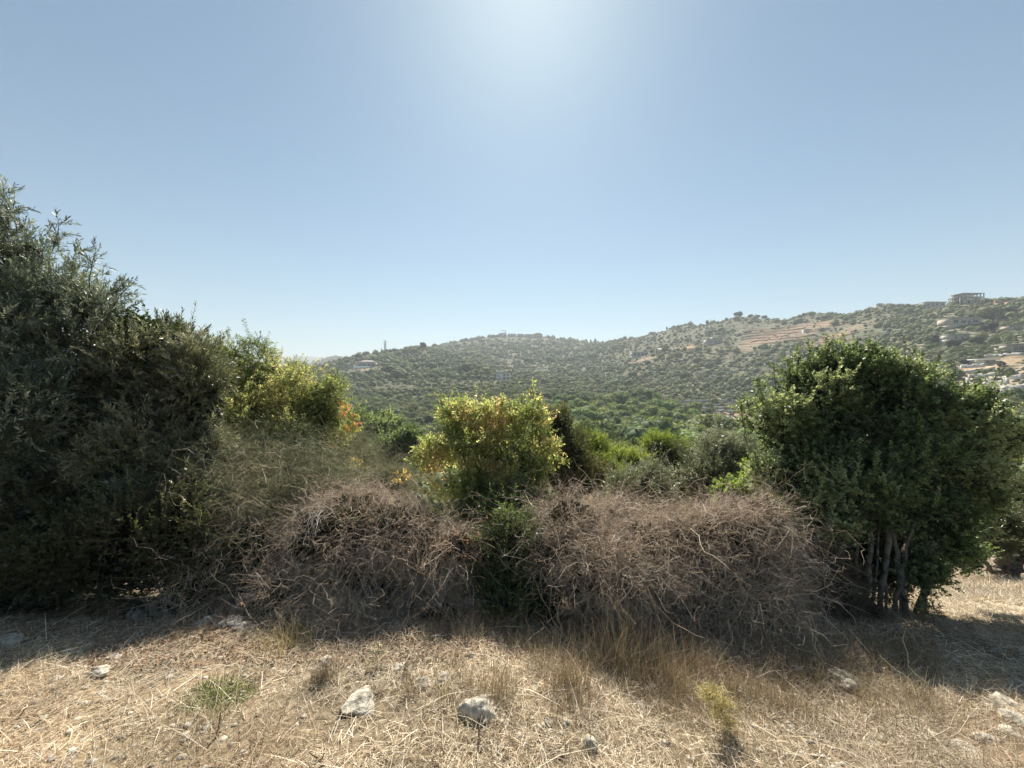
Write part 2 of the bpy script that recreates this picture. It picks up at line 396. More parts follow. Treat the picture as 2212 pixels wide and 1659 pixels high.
# long villa at left with overhanging roof
t, w, h, p = H('hillside_villa', 'long low grey villa with wide roof at the left hill crest', 790, 793, 40, 9, 10,
  [(.08, .26, .35, .8), (.32, .52, .35, .8), (.58, .74, .35, .8), (.8, .94, .35, .8)], M_beige, 'hip', M_roof)
extra(t, 'terrace_wall', M_white, [(-w*.62, w*.3, -3.2, -2.8, -2.0, 1.3)])
t, w, h, p = H('garden_house', 'flat green-topped house with white end wall left of the long villa', 746, 796, 32, 8, 8, [(.2, .34, .1, .7), (.45, .58, .1, .7)], M_beige, 'slab')
extra(t, 'gable_wall', M_white, [(-w/2 - .35, -w/2 - .02, -1.2, 6, -1, h)])
extra(t, 'water_tank', M_white, [(w*.1, w*.1 + 1, 3, 4, h + .51, h + 2.2)])
# hilltop houses
hs = [('tower_house', 'grey hilltop house with a flat-slab lookout tower on the summit', 1086, 727, 16, 7, [(.15, .35, .2, .7), (.6, .85, .2, .7)], M_conc, 'flat'),
      ('hilltop_house', 'white-walled hilltop house just right of the lookout tower', 1106, 727, 17, 6, [(.1, .3, .1, .7), (.4, .6, .1, .7), (.7, .9, .1, .7)], M_white, 'slab'),
      ('hilltop_house', 'pale hilltop house second to the right of the lookout tower', 1124, 728, 14, 6, [(.2, .4, .2, .7), (.6, .8, .2, .7)], M_conc, 'hip'),
      ('hilltop_house', 'wide pale hilltop house left of the pointed-roof house', 1142, 728, 17, 6, [(.1, .3, .2, .7), (.4, .6, .2, .7), (.7, .9, .2, .7)], M_conc, 'flat'),
      ('pointed_roof_house', 'tall hilltop house with a pointed pyramid roof', 1162, 730, 20, 8, [(.1, .25, .1, .5), (.42, .58, .1, .6), (.75, .9, .1, .5)], M_beige, 'pyramid'),
      ('hilltop_house', 'low hilltop house right of the pointed-roof house', 1190, 733, 14, 4, [(.2, .4, .2, .7), (.6, .8, .2, .7)], M_conc, 'flat'),
      ('hilltop_house', 'small squat house at the right end of the hilltop row', 1214, 738, 10, 4, [(.2, .4, .2, .7), (.6, .8, .2, .7)], M_conc, 'flat'),
      ('hilltop_house', 'pale house half hidden in trees left of the summit', 1016, 738, 17, 4, [(.1, .3, .2, .7), (.6, .8, .2, .7)], M_beige, 'flat')]
for (nm, lb, px, py, wp, hp, wi, m, rf) in hs:
    t, w, h, p = H(nm, lb, px, py, wp, hp, 10, wi, m, rf, dz=0, y0=600, group='houses along the summit of the middle hill')
    if nm == 'tower_house':
        extra(t, 'lookout_tower', M_conc, [(w*.02, w*.06, 2, 2.5, h, h+7), (w*.34, w*.38, 2, 2.5, h, h+7), (w*.02, w*.06, 6, 6.5, h, h+7), (w*.34, w*.38, 6, 6.5, h, h+7), (-w*.2, w*.42, 1.5, 7, h+7, h+7.6), (w*.2, w*.5, 1.6, 6, h+3.5, h+4)])
# villas on the right-hand slope
t, w, h, p = H('terrace_villa', 'long dark-glazed villa with pale roof edge on the mid slope', 1384, 769, 34, 9, 9, [(.04, .22, .1, .85), (.28, .46, .1, .85), (.54, .72, .1, .85), (.78, .95, .1, .85)], M_conc, 'slab', M_white, rz=.10)
t, w, h, p = H('hillside_house', 'beige stepped house behind dark bushes on the mid slope', 1545, 742, 34, 9, 9, [(.08, .16, .35, .75), (.25, .33, .35, .75), (.48, .62, .2, .8), (.75, .86, .2, .8)], M_beige, 'flat')
extra(t, 'upper_storey', M_beige, [(-w*.1, w*.38, .6, 7, h + .36, h + 3)])
t, w, h, p = H('skyline_house', 'small flat house on the descending skyline right of the summit', 1410, 718, 13, 5, 7, [(.1, .45, .2, .75), (.6, .9, .2, .75)], M_conc, 'flat')
H('field_hut', 'small white hut on the red ploughed terraces', 1744, 718, 12, 5, 4, [(.2, .45, .2, .8)], M_white, 'flat')
H('skyline_hut', 'low white hut at the left end of the ridge wall', 1902, 660, 12, 4, 4, [(.15, .4, .2, .8), (.6, .85, .2, .8)], M_white, 'flat')
t, w, h, p = H('ridge_house', 'two-storey concrete house on the ridge left of the unfinished frame', 2022, 664, 42, 15, 9,
  [(.05, .2, .55, .85), (.26, .42, .55, .85), (.5, .66, .55, .85), (.74, .92, .55, .85), (.05, .2, .1, .4), (.3, .45, .1, .4)], M_conc, 'slab', M_conc)
H('long_bungalow', 'long beige bungalow with three square windows on the upper right slope', 2087, 702, 66, 14, 8,
  [(.10, .24, .35, .75), (.36, .5, .35, .75), (.56, .66, .05, .75), (.74, .9, .4, .85)], M_beige, 'flat', M_roof)
t, w, h, p = H('stone_shed', 'ruined stone shed with white sheets on its roof below the bungalow', 2075, 733, 40, 9, 6, [(.2, .32, .1, .7), (.55, .68, .1, .7)], M_stone, 'flat')
for q in ((-w*.1, w*.12), (w*.3, w*.42)): extra(t, 'roof_sheet', M_white, [(*q, -.6, 2, h + .95, h + 1.1)])
H('edge_house', 'pale house with dark openings at the right picture edge', 2205, 757, 34, 12, 7, [(.1, .3, .1, .7), (.4, .7, .1, .75), (.75, .95, .1, .7)], M_beige, 'slab')
H('slope_cottage', 'small pale cottage among trees above the edge house', 2198, 712, 22, 8, 6, [(.2, .4, .2, .7), (.6, .8, .2, .7)], M_beige, 'flat')
t, w, h, p = H('flat_shed', 'low concrete shed with a bright yellowish slab roof on the right terraces', 2137, 784, 28, 7, 5, [(.3, .55, .1, .7)], M_conc, 'slab', M_white)

# unfinished concrete frame on the ridge
p = place(2101, 655, 200); Y = p[1]; W_ = 54 / F * Y; Hh = 23 / F * Y
t = thing('unfinished_building', 'bare concrete frame of an unfinished three-storey building on the right ridge', 'building', p)
for k in range(3): extra(t, 'floor_slab', M_conc, [(-W_*(.5 - .1*(k == 2)), W_*.5, 0, 9, Hh*(k+1)/3 - .35, Hh*(k+1)/3)])
for xi in np.linspace(-.48, .47, 8):
    for yi in (.3, 8.2):
        z1 = Hh - .36 if xi > -.4 else Hh*2/3 - .36
        extra(t, 'column', M_conc, [(W_*xi, W_*xi + .5, yi, yi + .5, -3, z1)])
extra(t, 'infill_wall', M_conc, [(-W_*.34, -W_*.22, .6, .8, 0, Hh*.3), (-W_*.2, -W_*.08, .6, .8, Hh/3, Hh*.62), (-W_*.05, W_*.08, .6, .8, 0, Hh*.3), (-W_*.34, W_*.1, 7, 7.2, 0, Hh - .36)])
HOUSES.append((p[0], p[1], W_/2, 12)); RECT.append((2101, 655, 62, 22, p[1]))
p = place(2176, 652, 200)
t = thing('ridge_wall', 'brown retaining wall on the ridge right of the unfinished frame', 'wall', p)
extra(t, 'wall_face', M_earth, [(-9, 9, 0, .8, -4, 1.2)])

def strip_wall(label, pxa, pya, pxb, pyb, h, mat=M_stone, name='terrace_wall', y0=30, group='dry-stone walls holding the far terraces', th=.7, cat='wall', seed=0):
    r = rng_(seed + int(pxa) + int(pya)); N = 14
    pts = np.array([place(pxa + (pxb - pxa)*q, pya + (pyb - pya)*q + r.normal()*.35, y0) for q in np.linspace(0, 1, N)])
    ys = np.convolve(np.pad(pts[:, 1], 2, 'edge'), np.ones(5)/5, 'valid')   # smooth line following the contour
    pts[:, 1] = ys; pts[:, 0] = (np.linspace(pxa, pxb, N) - 1106)/F*ys; pts[:, 2] = zt(pts[:, 0], ys)
    h_ = h * 1.3 * (.75 + .5*r.random(N)); c = pts[N//2].copy()
    V = []
    for q in range(N):
        for dy in (0, th):
            for dz in (-1.5, h_[q]): V.append(pts[q] - c + (0, dy, dz))
    Fq = []
    for q in range(N - 1):
        a, b_ = q*4, q*4 + 4
        Fq += [(a, b_, b_+1, a+1), (a+1, b_+1, b_+3, a+3), (a+3, b_+3, b_+2, a+2), (a+2, b_+2, b_, a)]
    Fq += [(0, 1, 3, 2), (N*4-4, N*4-2, N*4-1, N*4-3)]
    o = link(name, mesh(name, V, np.array(Fq), mat)); o.location = c
    tag(o, label, cat, group)
T = 'pale dry-stone terrace wall '
for k, a in enumerate([
 ('under the yellow-roofed shed, highest of the right terraces', 2078, 795, 2128, 793, 1.1), ('crossing below the orange earth patch on the right terraces', 2085, 806, 2150, 800, .9),
 ('curving under the lone round bush on the right terraces', 2095, 815, 2200, 808, .9), ('long and straight halfway down the right terraces', 2090, 824, 2212, 818, 1.0),
 ('with grassy top in the lower right terraces', 2080, 833, 2180, 829, .9), ('near the picture edge in the lower right terraces', 2120, 842, 2240, 838, 1.0),
 ('lowest and whitest of the right terraces', 2100, 858, 2240, 853, 1.3), ('beside the edge house on the upper right terraces', 2130, 772, 2212, 766, .9),
 ('above the building site, nearest to its cars', 1500, 890, 1592, 889, .7), ('above the building site, second one up', 1498, 884, 1590, 882, .7), ('above the building site, third one up', 1490, 877, 1585, 875, .7), ('above the building site, highest and longest one', 1470, 869, 1590, 866, .8),
 ('short, in the scrub left of the building site', 1400, 858, 1450, 857, .9), ('faint, crossing scrub under the beige stepped house', 1500, 808, 1590, 805, 1.2), ('faint, in mid-slope scrub left of the big oak', 1530, 820, 1600, 818, 1.2), ('faint, high in the scrub above the wood', 1400, 805, 1480, 806, 1.2),
 ('right of the lone white house', 1110, 806, 1190, 804, 1.3), ('on the far slope just above the lone white house', 1120, 799, 1180, 797, 1.3), ('under the long villa on the left hill', 735, 806, 810, 805, 1.2)]):
    strip_wall(T + a[0], *a[1:], seed=k)
for k, a in enumerate([(1604, 716, 1700, 708), (1602, 722, 1740, 711), (1600, 728, 1790, 713), (1600, 734, 1700, 727), (1620, 739, 1760, 726), (1600, 744, 1690, 741), (1700, 737, 1850, 722), (1760, 742, 1900, 727), (1700, 706, 1850, 700)]):
    strip_wall('reddish earth bank of the ploughed field, ' + ['topmost on the left side', 'second from the top on the left', 'third from the top, running under the white hut', 'fourth from the top, broken short', 'fifth, lower edge rising right', 'lowest left one beside scrub', 'longer right part below the white hut', 'lowest right one above the oak tips', 'highest right part near the ridge scrub'][k],
      *a, .9, M_earth, 'earth_bank', group='earth banks of the red ploughed field', cat='earth bank', seed=50 + k, th=2.2)
strip_wall('long grey retaining wall running up the ridge to the two-storey house', 1915, 662, 1992, 650, 2.2, M_conc, 'retaining_wall', group=None, cat='wall', seed=90, y0=200)
strip_wall('pale track edge wall beside the poplars on the mid slope', 1415, 754, 1480, 757, 1.0, M_white, 'track_wall', group=None, seed=91)

# building site: cars and heap
def car(label, px, py, mat, rz):
    p = place(px, py, 60); t = thing('parked_car', label, 'car', p, 'cars parked on the pale building site', rz)
    B = Buf(); B.add([(x, y, z) for y in (-.85, .85) for x, z in ((-2.1, .35), (2.1, .35), (2.15, .85), (1.2, 1.0), (.6, 1.45), (-1.3, 1.45), (-2.1, .95))],
        [np.array([(0, 1, 2, 3, 4, 5, 6)[::1]]), np.array([(13, 12, 11, 10, 9, 8, 7)]), np.array([(i, (i+1) % 7, (i+1) % 7 + 7, i + 7)[::-1] for i in range(7)])], (1, 1, 1))
    B.obj('body', mat, t)
    for x in (-1.3, 1.3):
        for y in (-.86, .86):
            a = np.linspace(0, 2*np.pi, 13)[:-1]; V = [(x + .33*np.cos(q), y + s*.1, .33 + .33*np.sin(q)) for s in (-1, 1) for q in a]
            Wb = Buf(); Wb.add(V, [np.array([[i, (i+1) % 12, (i+1) % 12 + 12, i + 12] for i in range(12)]), np.array([list(range(12))]), np.array([list(range(23, 11, -1))])], (1, 1, 1)); Wb.obj('wheel', M_rubber, t)
    Wb = Buf(); box(Wb, -1.0, .7, -.87, .87, 1.02, 1.36); Wb.obj('window', M_glass, t)
for a in [('white car parked leftmost on the pale building site', 1541, 905, M_paint, .3), ('grey car parked in the middle of the building site', 1552, 902, M_metal, -.2), ('white car parked right of the grey one on the building site', 1562, 903, M_paint, .1), ('white car in front of the heap on the building site', 1573, 906, M_paint, 0)]: car(*a)

# pylons
def pylon(label, px, pyb, pyt, Y):
    p = P(px, pyb, Y); h = (pyb - pyt) / F * Y; t = thing('lattice_pylon', label, 'pylon', p, 'steel pylons on the left skyline')
    bw = h * .09; B = Buf(); PL = []; R = .09 * Y / 500 * 1.6
    lev = np.linspace(0, 1, 9)
    cs = [(-1, -1), (1, -1), (1, 1), (-1, 1)]
    wd = lambda q: bw * (1 - .85 * q)
    for cx_, cy_ in cs: PL.append([(cx_*wd(0), cy_*wd(0), -8), (cx_*wd(.5), cy_*wd(.5), h*.5), (cx_*wd(1), cy_*wd(1), h)])
    for a, b_ in zip(lev[:-1], lev[1:]):
        for k in range(4):
            c0, c1 = cs[k], cs[(k+1) % 4]
            for u, v in ((c0, c1), (c1, c0)):
                q0 = np.array([u[0]*wd(a), u[1]*wd(a), a*h]); q1 = np.array([v[0]*wd(b_), v[1]*wd(b_), b_*h]); PL.append([q0, (q0+q1)/2, q1])
    PL = np.array(PL, float); V, Fq = tubes(PL, np.full(PL.shape[:2], R), 4); B.add(V, Fq, (1, 1, 1)); B.obj('lattice', M_metal, t)
    for q in (.68, .8, .92):
        V, Fq = tubes(np.array([[(-bw*1.5, 0, q*h), (0, 0, q*h + .5), (bw*1.5, 0, q*h)]], float), np.full((1, 3), R*1.6), 4); B = Buf(); B.add(V, Fq, (1, 1, 1)); B.obj('cross_arm', M_metal, t)
pylon('tall lattice pylon on the skyline behind the left hill', 832, 764, 734, 600)
pylon('distant lattice pylon against the blue mountains', 640, 792, 764, 1400)
pylon('short slim pylon beside the tall one on the skyline', 824, 764, 752, 600)

# ------------------------------------------------------------------ far and middle-distance trees
def crown_proto(seed, nq, q, lobes=9, flat=.8, core=True, ragged=.16):
    r = rng_(seed); B = Buf()
    d = nrm(r.normal(size=(lobes, 3))); d[:, 2] = np.abs(d[:, 2]) * .9 - .15
    c = d * (.45 + .2 * r.random((lobes, 1))) * np.array([1, 1, flat]); rad = .34 + .2 * r.random(lobes)
    c = np.vstack([c, [[0, 0, 0]]]); rad = np.append(rad, .62)
    li = r.choice(len(rad), nq, p=rad**2 / (rad**2).sum())
    w_ = nrm(r.normal(size=(nq, 3))); f = 1 - ragged * r.random(nq) + ragged * .9 * (r.random(nq) > .85)
    Pq = c[li] + w_ * (rad[li] * f)[:, None]
    inside = (np.linalg.norm(Pq[:, None] - c[None], axis=2) / rad[None]).min(1) < .72
    Pq = Pq[~inside]; w_ = w_[~inside]; n = len(Pq)
    N_ = nrm(w_ + r.normal(size=(n, 3)) * .55); D = nrm(np.cross(N_, r.normal(size=(n, 3))))
    s = q * (.6 + .8 * r.random(n)); V, Fq = leaves(Pq - D * s[:, None] * .5, D, N_, s, s * .75, .1)
    cl = (.75 + .5 * r.random(n))[:, None] * np.ones(3); B.add(V, Fq, np.repeat(cl, 4, 0))
    if core:   # shaggy opaque heart, so the crown is not see-through
        a, b_ = 10, 7
        for k in range(len(rad)):
            th = np.linspace(0, 2*np.pi, a, endpoint=False); ph = np.linspace(.15, np.pi - .15, b_)
            dd = np.array([[np.sin(p_)*np.cos(t_), np.sin(p_)*np.sin(t_), np.cos(p_)] for p_ in ph for t_ in th])
            V = c[k] + dd * (rad[k] * (.78 + .12 * r.random(len(dd))))[:, None]
            Fq = np.array([(i*a + j, i*a + (j+1) % a, (i+1)*a + (j+1) % a, (i+1)*a + j) for i in range(b_-1) for j in range(a)])[:, ::-1]
            B.add(V, Fq, (.7, .7, .7))
    return B

LOW = []
for k in range(12):
    B = crown_proto(200 + k, 90 if k < 6 else 420, .34 if k < 6 else .17, 5 if k < 6 else 9, .75 + .05*(k % 6), core=False, ragged=.2)
    LOW.append((np.concatenate(B.V), np.concatenate(B.F[4]), np.concatenate(B.C)))
def blob(r):   # small lumpy closed shell for the far woods
    a, b_ = 8, 5
    th = np.linspace(0, 2*np.pi, a, endpoint=False); ph = np.linspace(.2, 2.4, b_)
    dd = np.array([[np.sin(p_)*np.cos(t_), np.sin(p_)*np.sin(t_), np.cos(p_)*.85] for p_ in ph for t_ in th])
    V = dd * (.72 + .2 * r.random((len(dd), 1)))
    Fq = np.array([(i*a + j, i*a + (j+1) % a, (i+1)*a + (j+1) % a, (i+1)*a + j) for i in range(b_-1) for j in range(a)])[:, ::-1]
    return V, Fq
r = rng_(7)
for k in range(12):
    V, Fq = blob(r); V = V*(.9 if k < 6 else .78); Vl, Fl, Cl = LOW[k]
    LOW[k] = (np.vstack([Vl, V]), np.vstack([Fl, Fq + len(Vl)]), np.vstack([Cl, np.full((len(V), 3), .75)]))
MID = []; 
for k in range(5):
    MID.append(crown_proto(300 + k, 900, .15, 11, .78 + .04*k).obj('crown_source', M_far)); col.objects.unlink(MID[-1])
HI = []
for k in range(3):
    HI.append(crown_proto(400 + k, 7000, .062, 16, .85, ragged=.22).obj('crown_source', M_far)); col.objects.unlink(HI[-1])
PL = np.array([[(0, 0, -1.3), (.03, .02, -.9), (0, .03, -.4)]]); TV, TF = tubes(PL, np.array([[.1, .08, .05]]), 7)
TRUNK = mesh('trunk', TV, TF, M_bark, np.ones_like(TV))

# candidate trees
r = rng_(42); N = 90000
px = r.uniform(-260, 2480, N); Y = np.exp(r.uniform(np.log(13), np.log(1500), N)); x = (px - 1106) / F * Y
z = zt(x, Y)
slope_px, slope_py = proj(x, Y, z)
den = fbm(x / 45, Y / 45, 3, 61); den2 = fbm(x / 14, Y / 14, 2, 67)
keep = np.ones(N, bool); R = np.zeros(N); KIND = np.zeros(N, int)   # 0 oak dark, 1 grey-green scrub, 2 bright green, 3 conifer-dark
u = r.random(N)
woodA = (px > 1150) & (px < 1720) & (Y > 62) & (Y < 205 - .12*np.abs(px - 1350)) & ~((px > 1290) & (px < 1420) & (Y > 78) & (Y < 108))
woodB = (px > 560) & (px < 1075) & (Y > 325) & (Y < 570)
woodC = (px > 930) & (px < 1420) & (Y > 560)
ridge = (px >= 1350) & (Y > 205)
R[:] = 1.2 + 1.8 * u; 
R[woodA] = 2.2 + 2.2*u[woodA]
R[woodB] = np.interp(Y[woodB], [325, 400, 560], [4.8, 3.6, 2.8]) * (.7 + .6*u[woodB])
R[woodC] = 2.8 + 2.2*u[woodC]
R[ridge] = (1.2 + 2.0*u[ridge]**2) * (1 + (r.random(ridge.sum()) > .93) * .9)
R *= np.exp(fbm(x/28, Y/28, 2, 91)*.9)*np.exp(.22*r.normal(size=N)).clip(.6, 1.7)
R[Y < 60] = .7 + 1.5*u[Y < 60]; R[Y > 900] = 4 + 4*u[Y > 900]
KIND[:] = np.where(r.random(N) < .5, 1, 0); KIND[woodA] = np.where(r.random(woodA.sum()) < .75, 2, 0); KIND[woodB] = np.where(r.random(woodB.sum()) < .85, 0, 1)
KIND[woodC] = np.where(r.random(woodC.sum()) < .7, 0, 1); KIND[ridge] = np.where(r.random(ridge.sum()) < .75, 1, 0)
dense = woodA | woodB | woodC
keep &= dense | (den + .25*den2 > -.6 + .12*(Y < 160))
# clearings
for (qx, qy, hw, hd, c) in SPOTS:
    if qy > 960 or c[0] > .2:
        p = place(qx, qy); keep &= (((x - p[0])/(hw*.95))**2 + ((Y - p[1])/(hd*1.0))**2 > 1)
for (hx, hy, hw, hd) in HOUSES:
    keep &= ~((np.abs(x - hx*Y/hy) < hw) & (Y > hy - np.maximum(9, hy*.035)) & (Y < hy + 12))
keep &= ~((px > 2060) & (Y > 115) & (Y < 178) & (r.random(N) < .8))
keep &= ~((px > 1590) & (px < 1905) & (slope_py > 699) & (slope_py < 746) & (r.random(N) < .80))
keep &= ~((px > 1470) & (px < 1610) & (Y > 160) & (Y < 235) & (slope_py > 863) & (slope_py < 912) & (r.random(N) < .9))
for (hx, hy, hw, hh, hY) in RECT:      # nothing grows tall right in front of a house
    rp = R/Y*F; ty_ = slope_py - rp*1.25
    keep &= ~((Y < hY + 2) & (Y > hY*.35) & (np.abs(px - hx) < hw*.5 + rp*.9) & (ty_ < hy - 1) & (slope_py > hy - hh))
cand = np.nonzero(keep)[0]
cells = {}; sel = []
for i in cand:
    cs = 6.0 * max(1.0, 1.0); ci, cj = int(x[i]//9), int(Y[i]//9); ok = True
    k = .55 if dense[i] else .66
    for a in (-1, 0, 1):
        for b_ in (-1, 0, 1):
            for j in cells.get((ci+a, cj+b_), ()):
                if (x[i]-x[j])**2 + (Y[i]-Y[j])**2 < (k*(R[i]+R[j]))**2: ok = False; break
            if not ok: break
        if not ok: break
    if ok: cells.setdefault((ci, cj), []).append(i); sel.append(i)
sel = np.array(sel)
# what the near hedge and trees hide
def cover(px):
    return np.interp(px, [0, 240, 470, 600, 700, 760, 800, 900, 930, 1180, 1215, 1330, 1500, 1600, 1625, 1700, 1850, 2000, 2130, 2212],
                     [420, 600, 770, 800, 850, 920, 1000, 960, 870, 870, 1000, 1010, 1010, 1000, 900, 800, 770, 800, 850, 900])
cpx, cpy = proj(x[sel], Y[sel], z[sel] + R[sel])
vis = (cpx > 0) & (cpx < 2212) & (cpy < cover(cpx)) & (Y[sel] > 13)
score = R[sel] / Y[sel] * vis
order = np.argsort(-score)[:288]
indiv = sel[order]; rest = np.setdiff1d(sel, indiv)
TINT = {0: (.12, .16, .07), 1: (.19, .215, .11), 2: (.21, .27, .09), 3: (.05, .07, .04)}
def tint(k, n, r):
    c = np.array(TINT[k]) * (.75 + .55*r.random((n, 1))); c[:, 0] *= 1 + .25*(r.random(n) - .5); return c
tb = Buf()
for p_i in range(12):
    for kd in range(3):
        ids = rest[(rest % 6 == p_i % 6) & (KIND[rest] == kd) & ((Y[rest] < 230) == (p_i >= 6))]
        if not len(ids): continue
        V, Fq, C = LOW[p_i]; n = len(ids); s = R[ids]; an = r.random(n)*6.28; ca, sa = np.cos(an), np.sin(an)
        W = np.stack([V[None, :, 0]*ca[:, None] - V[None, :, 1]*sa[:, None], V[None, :, 0]*sa[:, None] + V[None, :, 1]*ca[:, None], np.broadcast_to(V[None, :, 2], (n, len(V)))*(.85+.3*r.random((n, 1)))], -1) * s[:, None, None]
        W += np.stack([x[ids], Y[ids], z[ids] + s*.35], -1)[:, None]
        CC = C[None]*tint(kd, n, r)[:, None]
        FF = (Fq[None] + (np.arange(n)*len(V))[:, None, None]).reshape(-1, 4)
        tb.add(W.reshape(-1, 3), FF, CC.reshape(-1, 3))
woods = tb.obj('hillside_woods', M_far); woods.color = (1, 1, 1, 1)
tag(woods, 'dense mass of small round trees and scrub covering the far hillsides', None, None, 'stuff')

# low scrub between the trees
r = rng_(43); n = 42000; spx = r.uniform(-100, 2400, n); sY = np.exp(r.uniform(np.log(25), np.log(700), n)); sx = (spx-1106)/F*sY
ok = fbm(sx/20, sY/20, 3, 71) > -.38
ok &= ~((spx > 1590) & (spx < 1905) & (sY > 300) & (r.random(n) < .45))
ok &= ~((spx > 2060) & (sY > 115) & (sY < 178) & (r.random(n) < .5))
for (qx, qy, hw, hd, c) in SPOTS:
    if c[0] > .45: p = place(qx, qy); ok &= (((sx - p[0])/hw)**2 + ((sY - p[1])/hd)**2 > 1)
for (hx, hy, hw, hd) in HOUSES: ok &= ~((np.abs(sx - hx*sY/hy) < hw) & (sY > hy - 8) & (sY < hy + 12))
sx, sY = sx[ok], sY[ok]; n = len(sx); tb = Buf(); V, Fq, C = LOW[0]; V, Fq, C = V[-40:], Fq[-32:] - (len(V) - 40), C[-40:]
s = (.3 + .6*r.random(n))*np.interp(sY, [25, 100, 300], [.8, 1, 1.6])
Vn = V[None]*(1 + .3*(r.random((n, len(V), 1)) - .5))*s[:, None, None]*np.array([1.3, 1.1, .8]); Vn = Vn + np.stack([sx, sY, zt(sx, sY) + s*.1], -1)[:, None]
CC = C[None]*(np.array([.12, .145, .07])*(.6 + .7*r.random((n, 1))))[:, None]
tb.add(Vn.reshape(-1, 3), (Fq[None] + (np.arange(n)*len(V))[:, None, None]).reshape(-1, 4), CC.reshape(-1, 3))
scr = tb.obj('scrub_undergrowth', M_far); tag(scr, 'grey-green knee-high scrub scattered over the far slopes', None, None, 'stuff')

# individual trees: one label each, told by hue, size and rank along the nearest landmark
LM = [('the lone white house', 1087, 815), ('the long villa', 790, 790), ('the tall skyline pylon', 832, 750), ('the pointed-roof hilltop house', 1162, 728), ('the mid-slope dark villa', 1384, 765),
      ('the beige stepped house', 1545, 742), ('the red ploughed field', 1720, 725), ('the pale building site', 1565, 903), ('the small red earth bank', 1350, 974), ('the unfinished frame', 2100, 640),
      ('the long bungalow', 2087, 700), ('the edge house', 2205, 752), ('the ridge house', 2022, 655), ('the yellow-roofed shed', 2137, 780), ('the yellow-green pistachio bush top', 1050, 860), ('the left sumac tips', 740, 900), ('the summit tower house', 1086, 722)]
HUE = {0: 'dark green', 1: 'grey-green', 2: 'bright green'}
ORD = ['nearest', 'second nearest', 'third nearest', 'fourth nearest', 'fifth nearest', 'sixth nearest', 'seventh nearest', 'eighth nearest', 'ninth nearest', 'tenth nearest', 'eleventh nearest', 'twelfth nearest', 'thirteenth nearest', 'fourteenth nearest', 'fifteenth nearest', *[w_ + ' nearest' for w_ in 'sixteenth seventeenth eighteenth nineteenth twentieth twenty-first twenty-second twenty-third twenty-fourth twenty-fifth twenty-sixth twenty-seventh twenty-eighth twenty-ninth thirtieth thirty-first thirty-second thirty-third thirty-fourth thirty-fifth thirty-sixth thirty-seventh thirty-eighth thirty-ninth fortieth'.split()]]
def names(i):
    kd = KIND[i]; return ('holm_oak', 'oak') if kd in (0, 2) else ('olive_tree', 'olive tree')
bucket = {}
for i in indiv:
    a, b_ = proj(x[i], Y[i], z[i] + R[i]*.5)
    dd = [math.hypot(a - q[1], (b_ - q[2])*1.5) for q in LM]; k = int(np.argmin(dd)); q = LM[k]
    side = ('left of' if a < q[1] else 'right of') if abs(a - q[1]) > abs(b_ - q[2])*1.2 else ('below' if b_ > q[2] else 'above')
    bucket.setdefault((k, side, int(KIND[i])), []).append((dd[k], i))
for (k, side, kd), L_ in bucket.items():
    L_.sort()
    for rank, (d_, i) in enumerate(L_):
        nm, ct = names(i); lab = f"{HUE[kd]} {ct}, {ORD[rank] if rank < len(ORD) else 'number %d out' % (rank+1)} {side} {LM[k][0]}"
        g = {0: 'dark oaks standing on the hillsides', 1: 'grey-green trees standing on the slopes', 2: 'bright green oaks of the valley wood'}[kd]
        t = thing(nm, lab, 'tree', (x[i], Y[i], z[i]), g, r.random()*6.28)
        src = HI[i % 3] if Y[i] < 45 else MID[i % 5]
        c = src.copy(); c.name = 'crown'; col.objects.link(c); c.parent = t; s = R[i]; c.location = (0, 0, s*.55); c.scale = (s, s, s*(.85 + .3*r.random()))
        cc = tint(kd, 1, r)[0]; c.color = (*[float(v) for v in cc], 1)
        o = bpy.data.objects.new('trunk', TRUNK); col.objects.link(o); o.parent = t; o.scale = (s, s, s); o.location = (0, 0, s*.75)

# special far trees
def far_tree(name, label, cat, px, py, Y_, rpx, colr, hz=1.0, group=None, y0=60, src=None):
    p = place(px, py, y0) if Y_ is None else G(px, Y_); s = rpx / F * p[1]
    t = thing(name, label, cat, p, group, px % 6); c = (src or MID[int(px) % 5]).copy(); c.name = 'crown'; col.objects.link(c); c.parent = t
    c.scale = (s, s, s*hz); c.location = (0, 0, s*hz*.75); c.color = (*colr, 1)
    o = bpy.data.objects.new('trunk', TRUNK); col.objects.link(o); o.parent = t; o.scale = (s, s, s*hz); o.location = (0, 0, s*hz*.9)
DK = (.035, .048, .03)
far_tree('stone_pine', 'big dark round tree breaking the skyline where two hills meet', 'tree', 913, 752, None, 9, DK, y0=350)
for k, (a, b_, c, l_) in enumerate([(1597, 682, 11, 'largest round pine on the right-hand skyline'), (1622, 682, 7, 'small round pine just right of the largest skyline pine'), (1634, 681, 8, 'middle round pine of the skyline row'), (1652, 681, 8, 'round pine ending the skyline row on its right')]):
    far_tree('umbrella_pine', l_, 'tree', a, b_, None, c, DK, .7, 'round pines along the right skyline', 300)
far_tree('roadside_tree', 'thin flat-topped tree sticking up alone on the rising ridge', 'tree', 1528, 692, None, 4, DK, 1.6, y0=300)
for k, (a, b_, l_) in enumerate([(1266, 740, 'leftmost pointed cypress on the saddle'), (1276, 740, 'second pointed cypress on the saddle'), (1286, 740, 'third cypress on the saddle, the tallest'), (1292, 740, 'fourth cypress on the saddle, close to the tallest'), (1302, 739, 'rightmost small cypress on the saddle'), (1440, 713, 'pointed cypress left of the first ridge pines')]):
    far_tree('cypress', l_, 'tree', a, b_, None, 2.2 + (k == 2), DK, 2.6, 'cypresses along the saddle', 400)
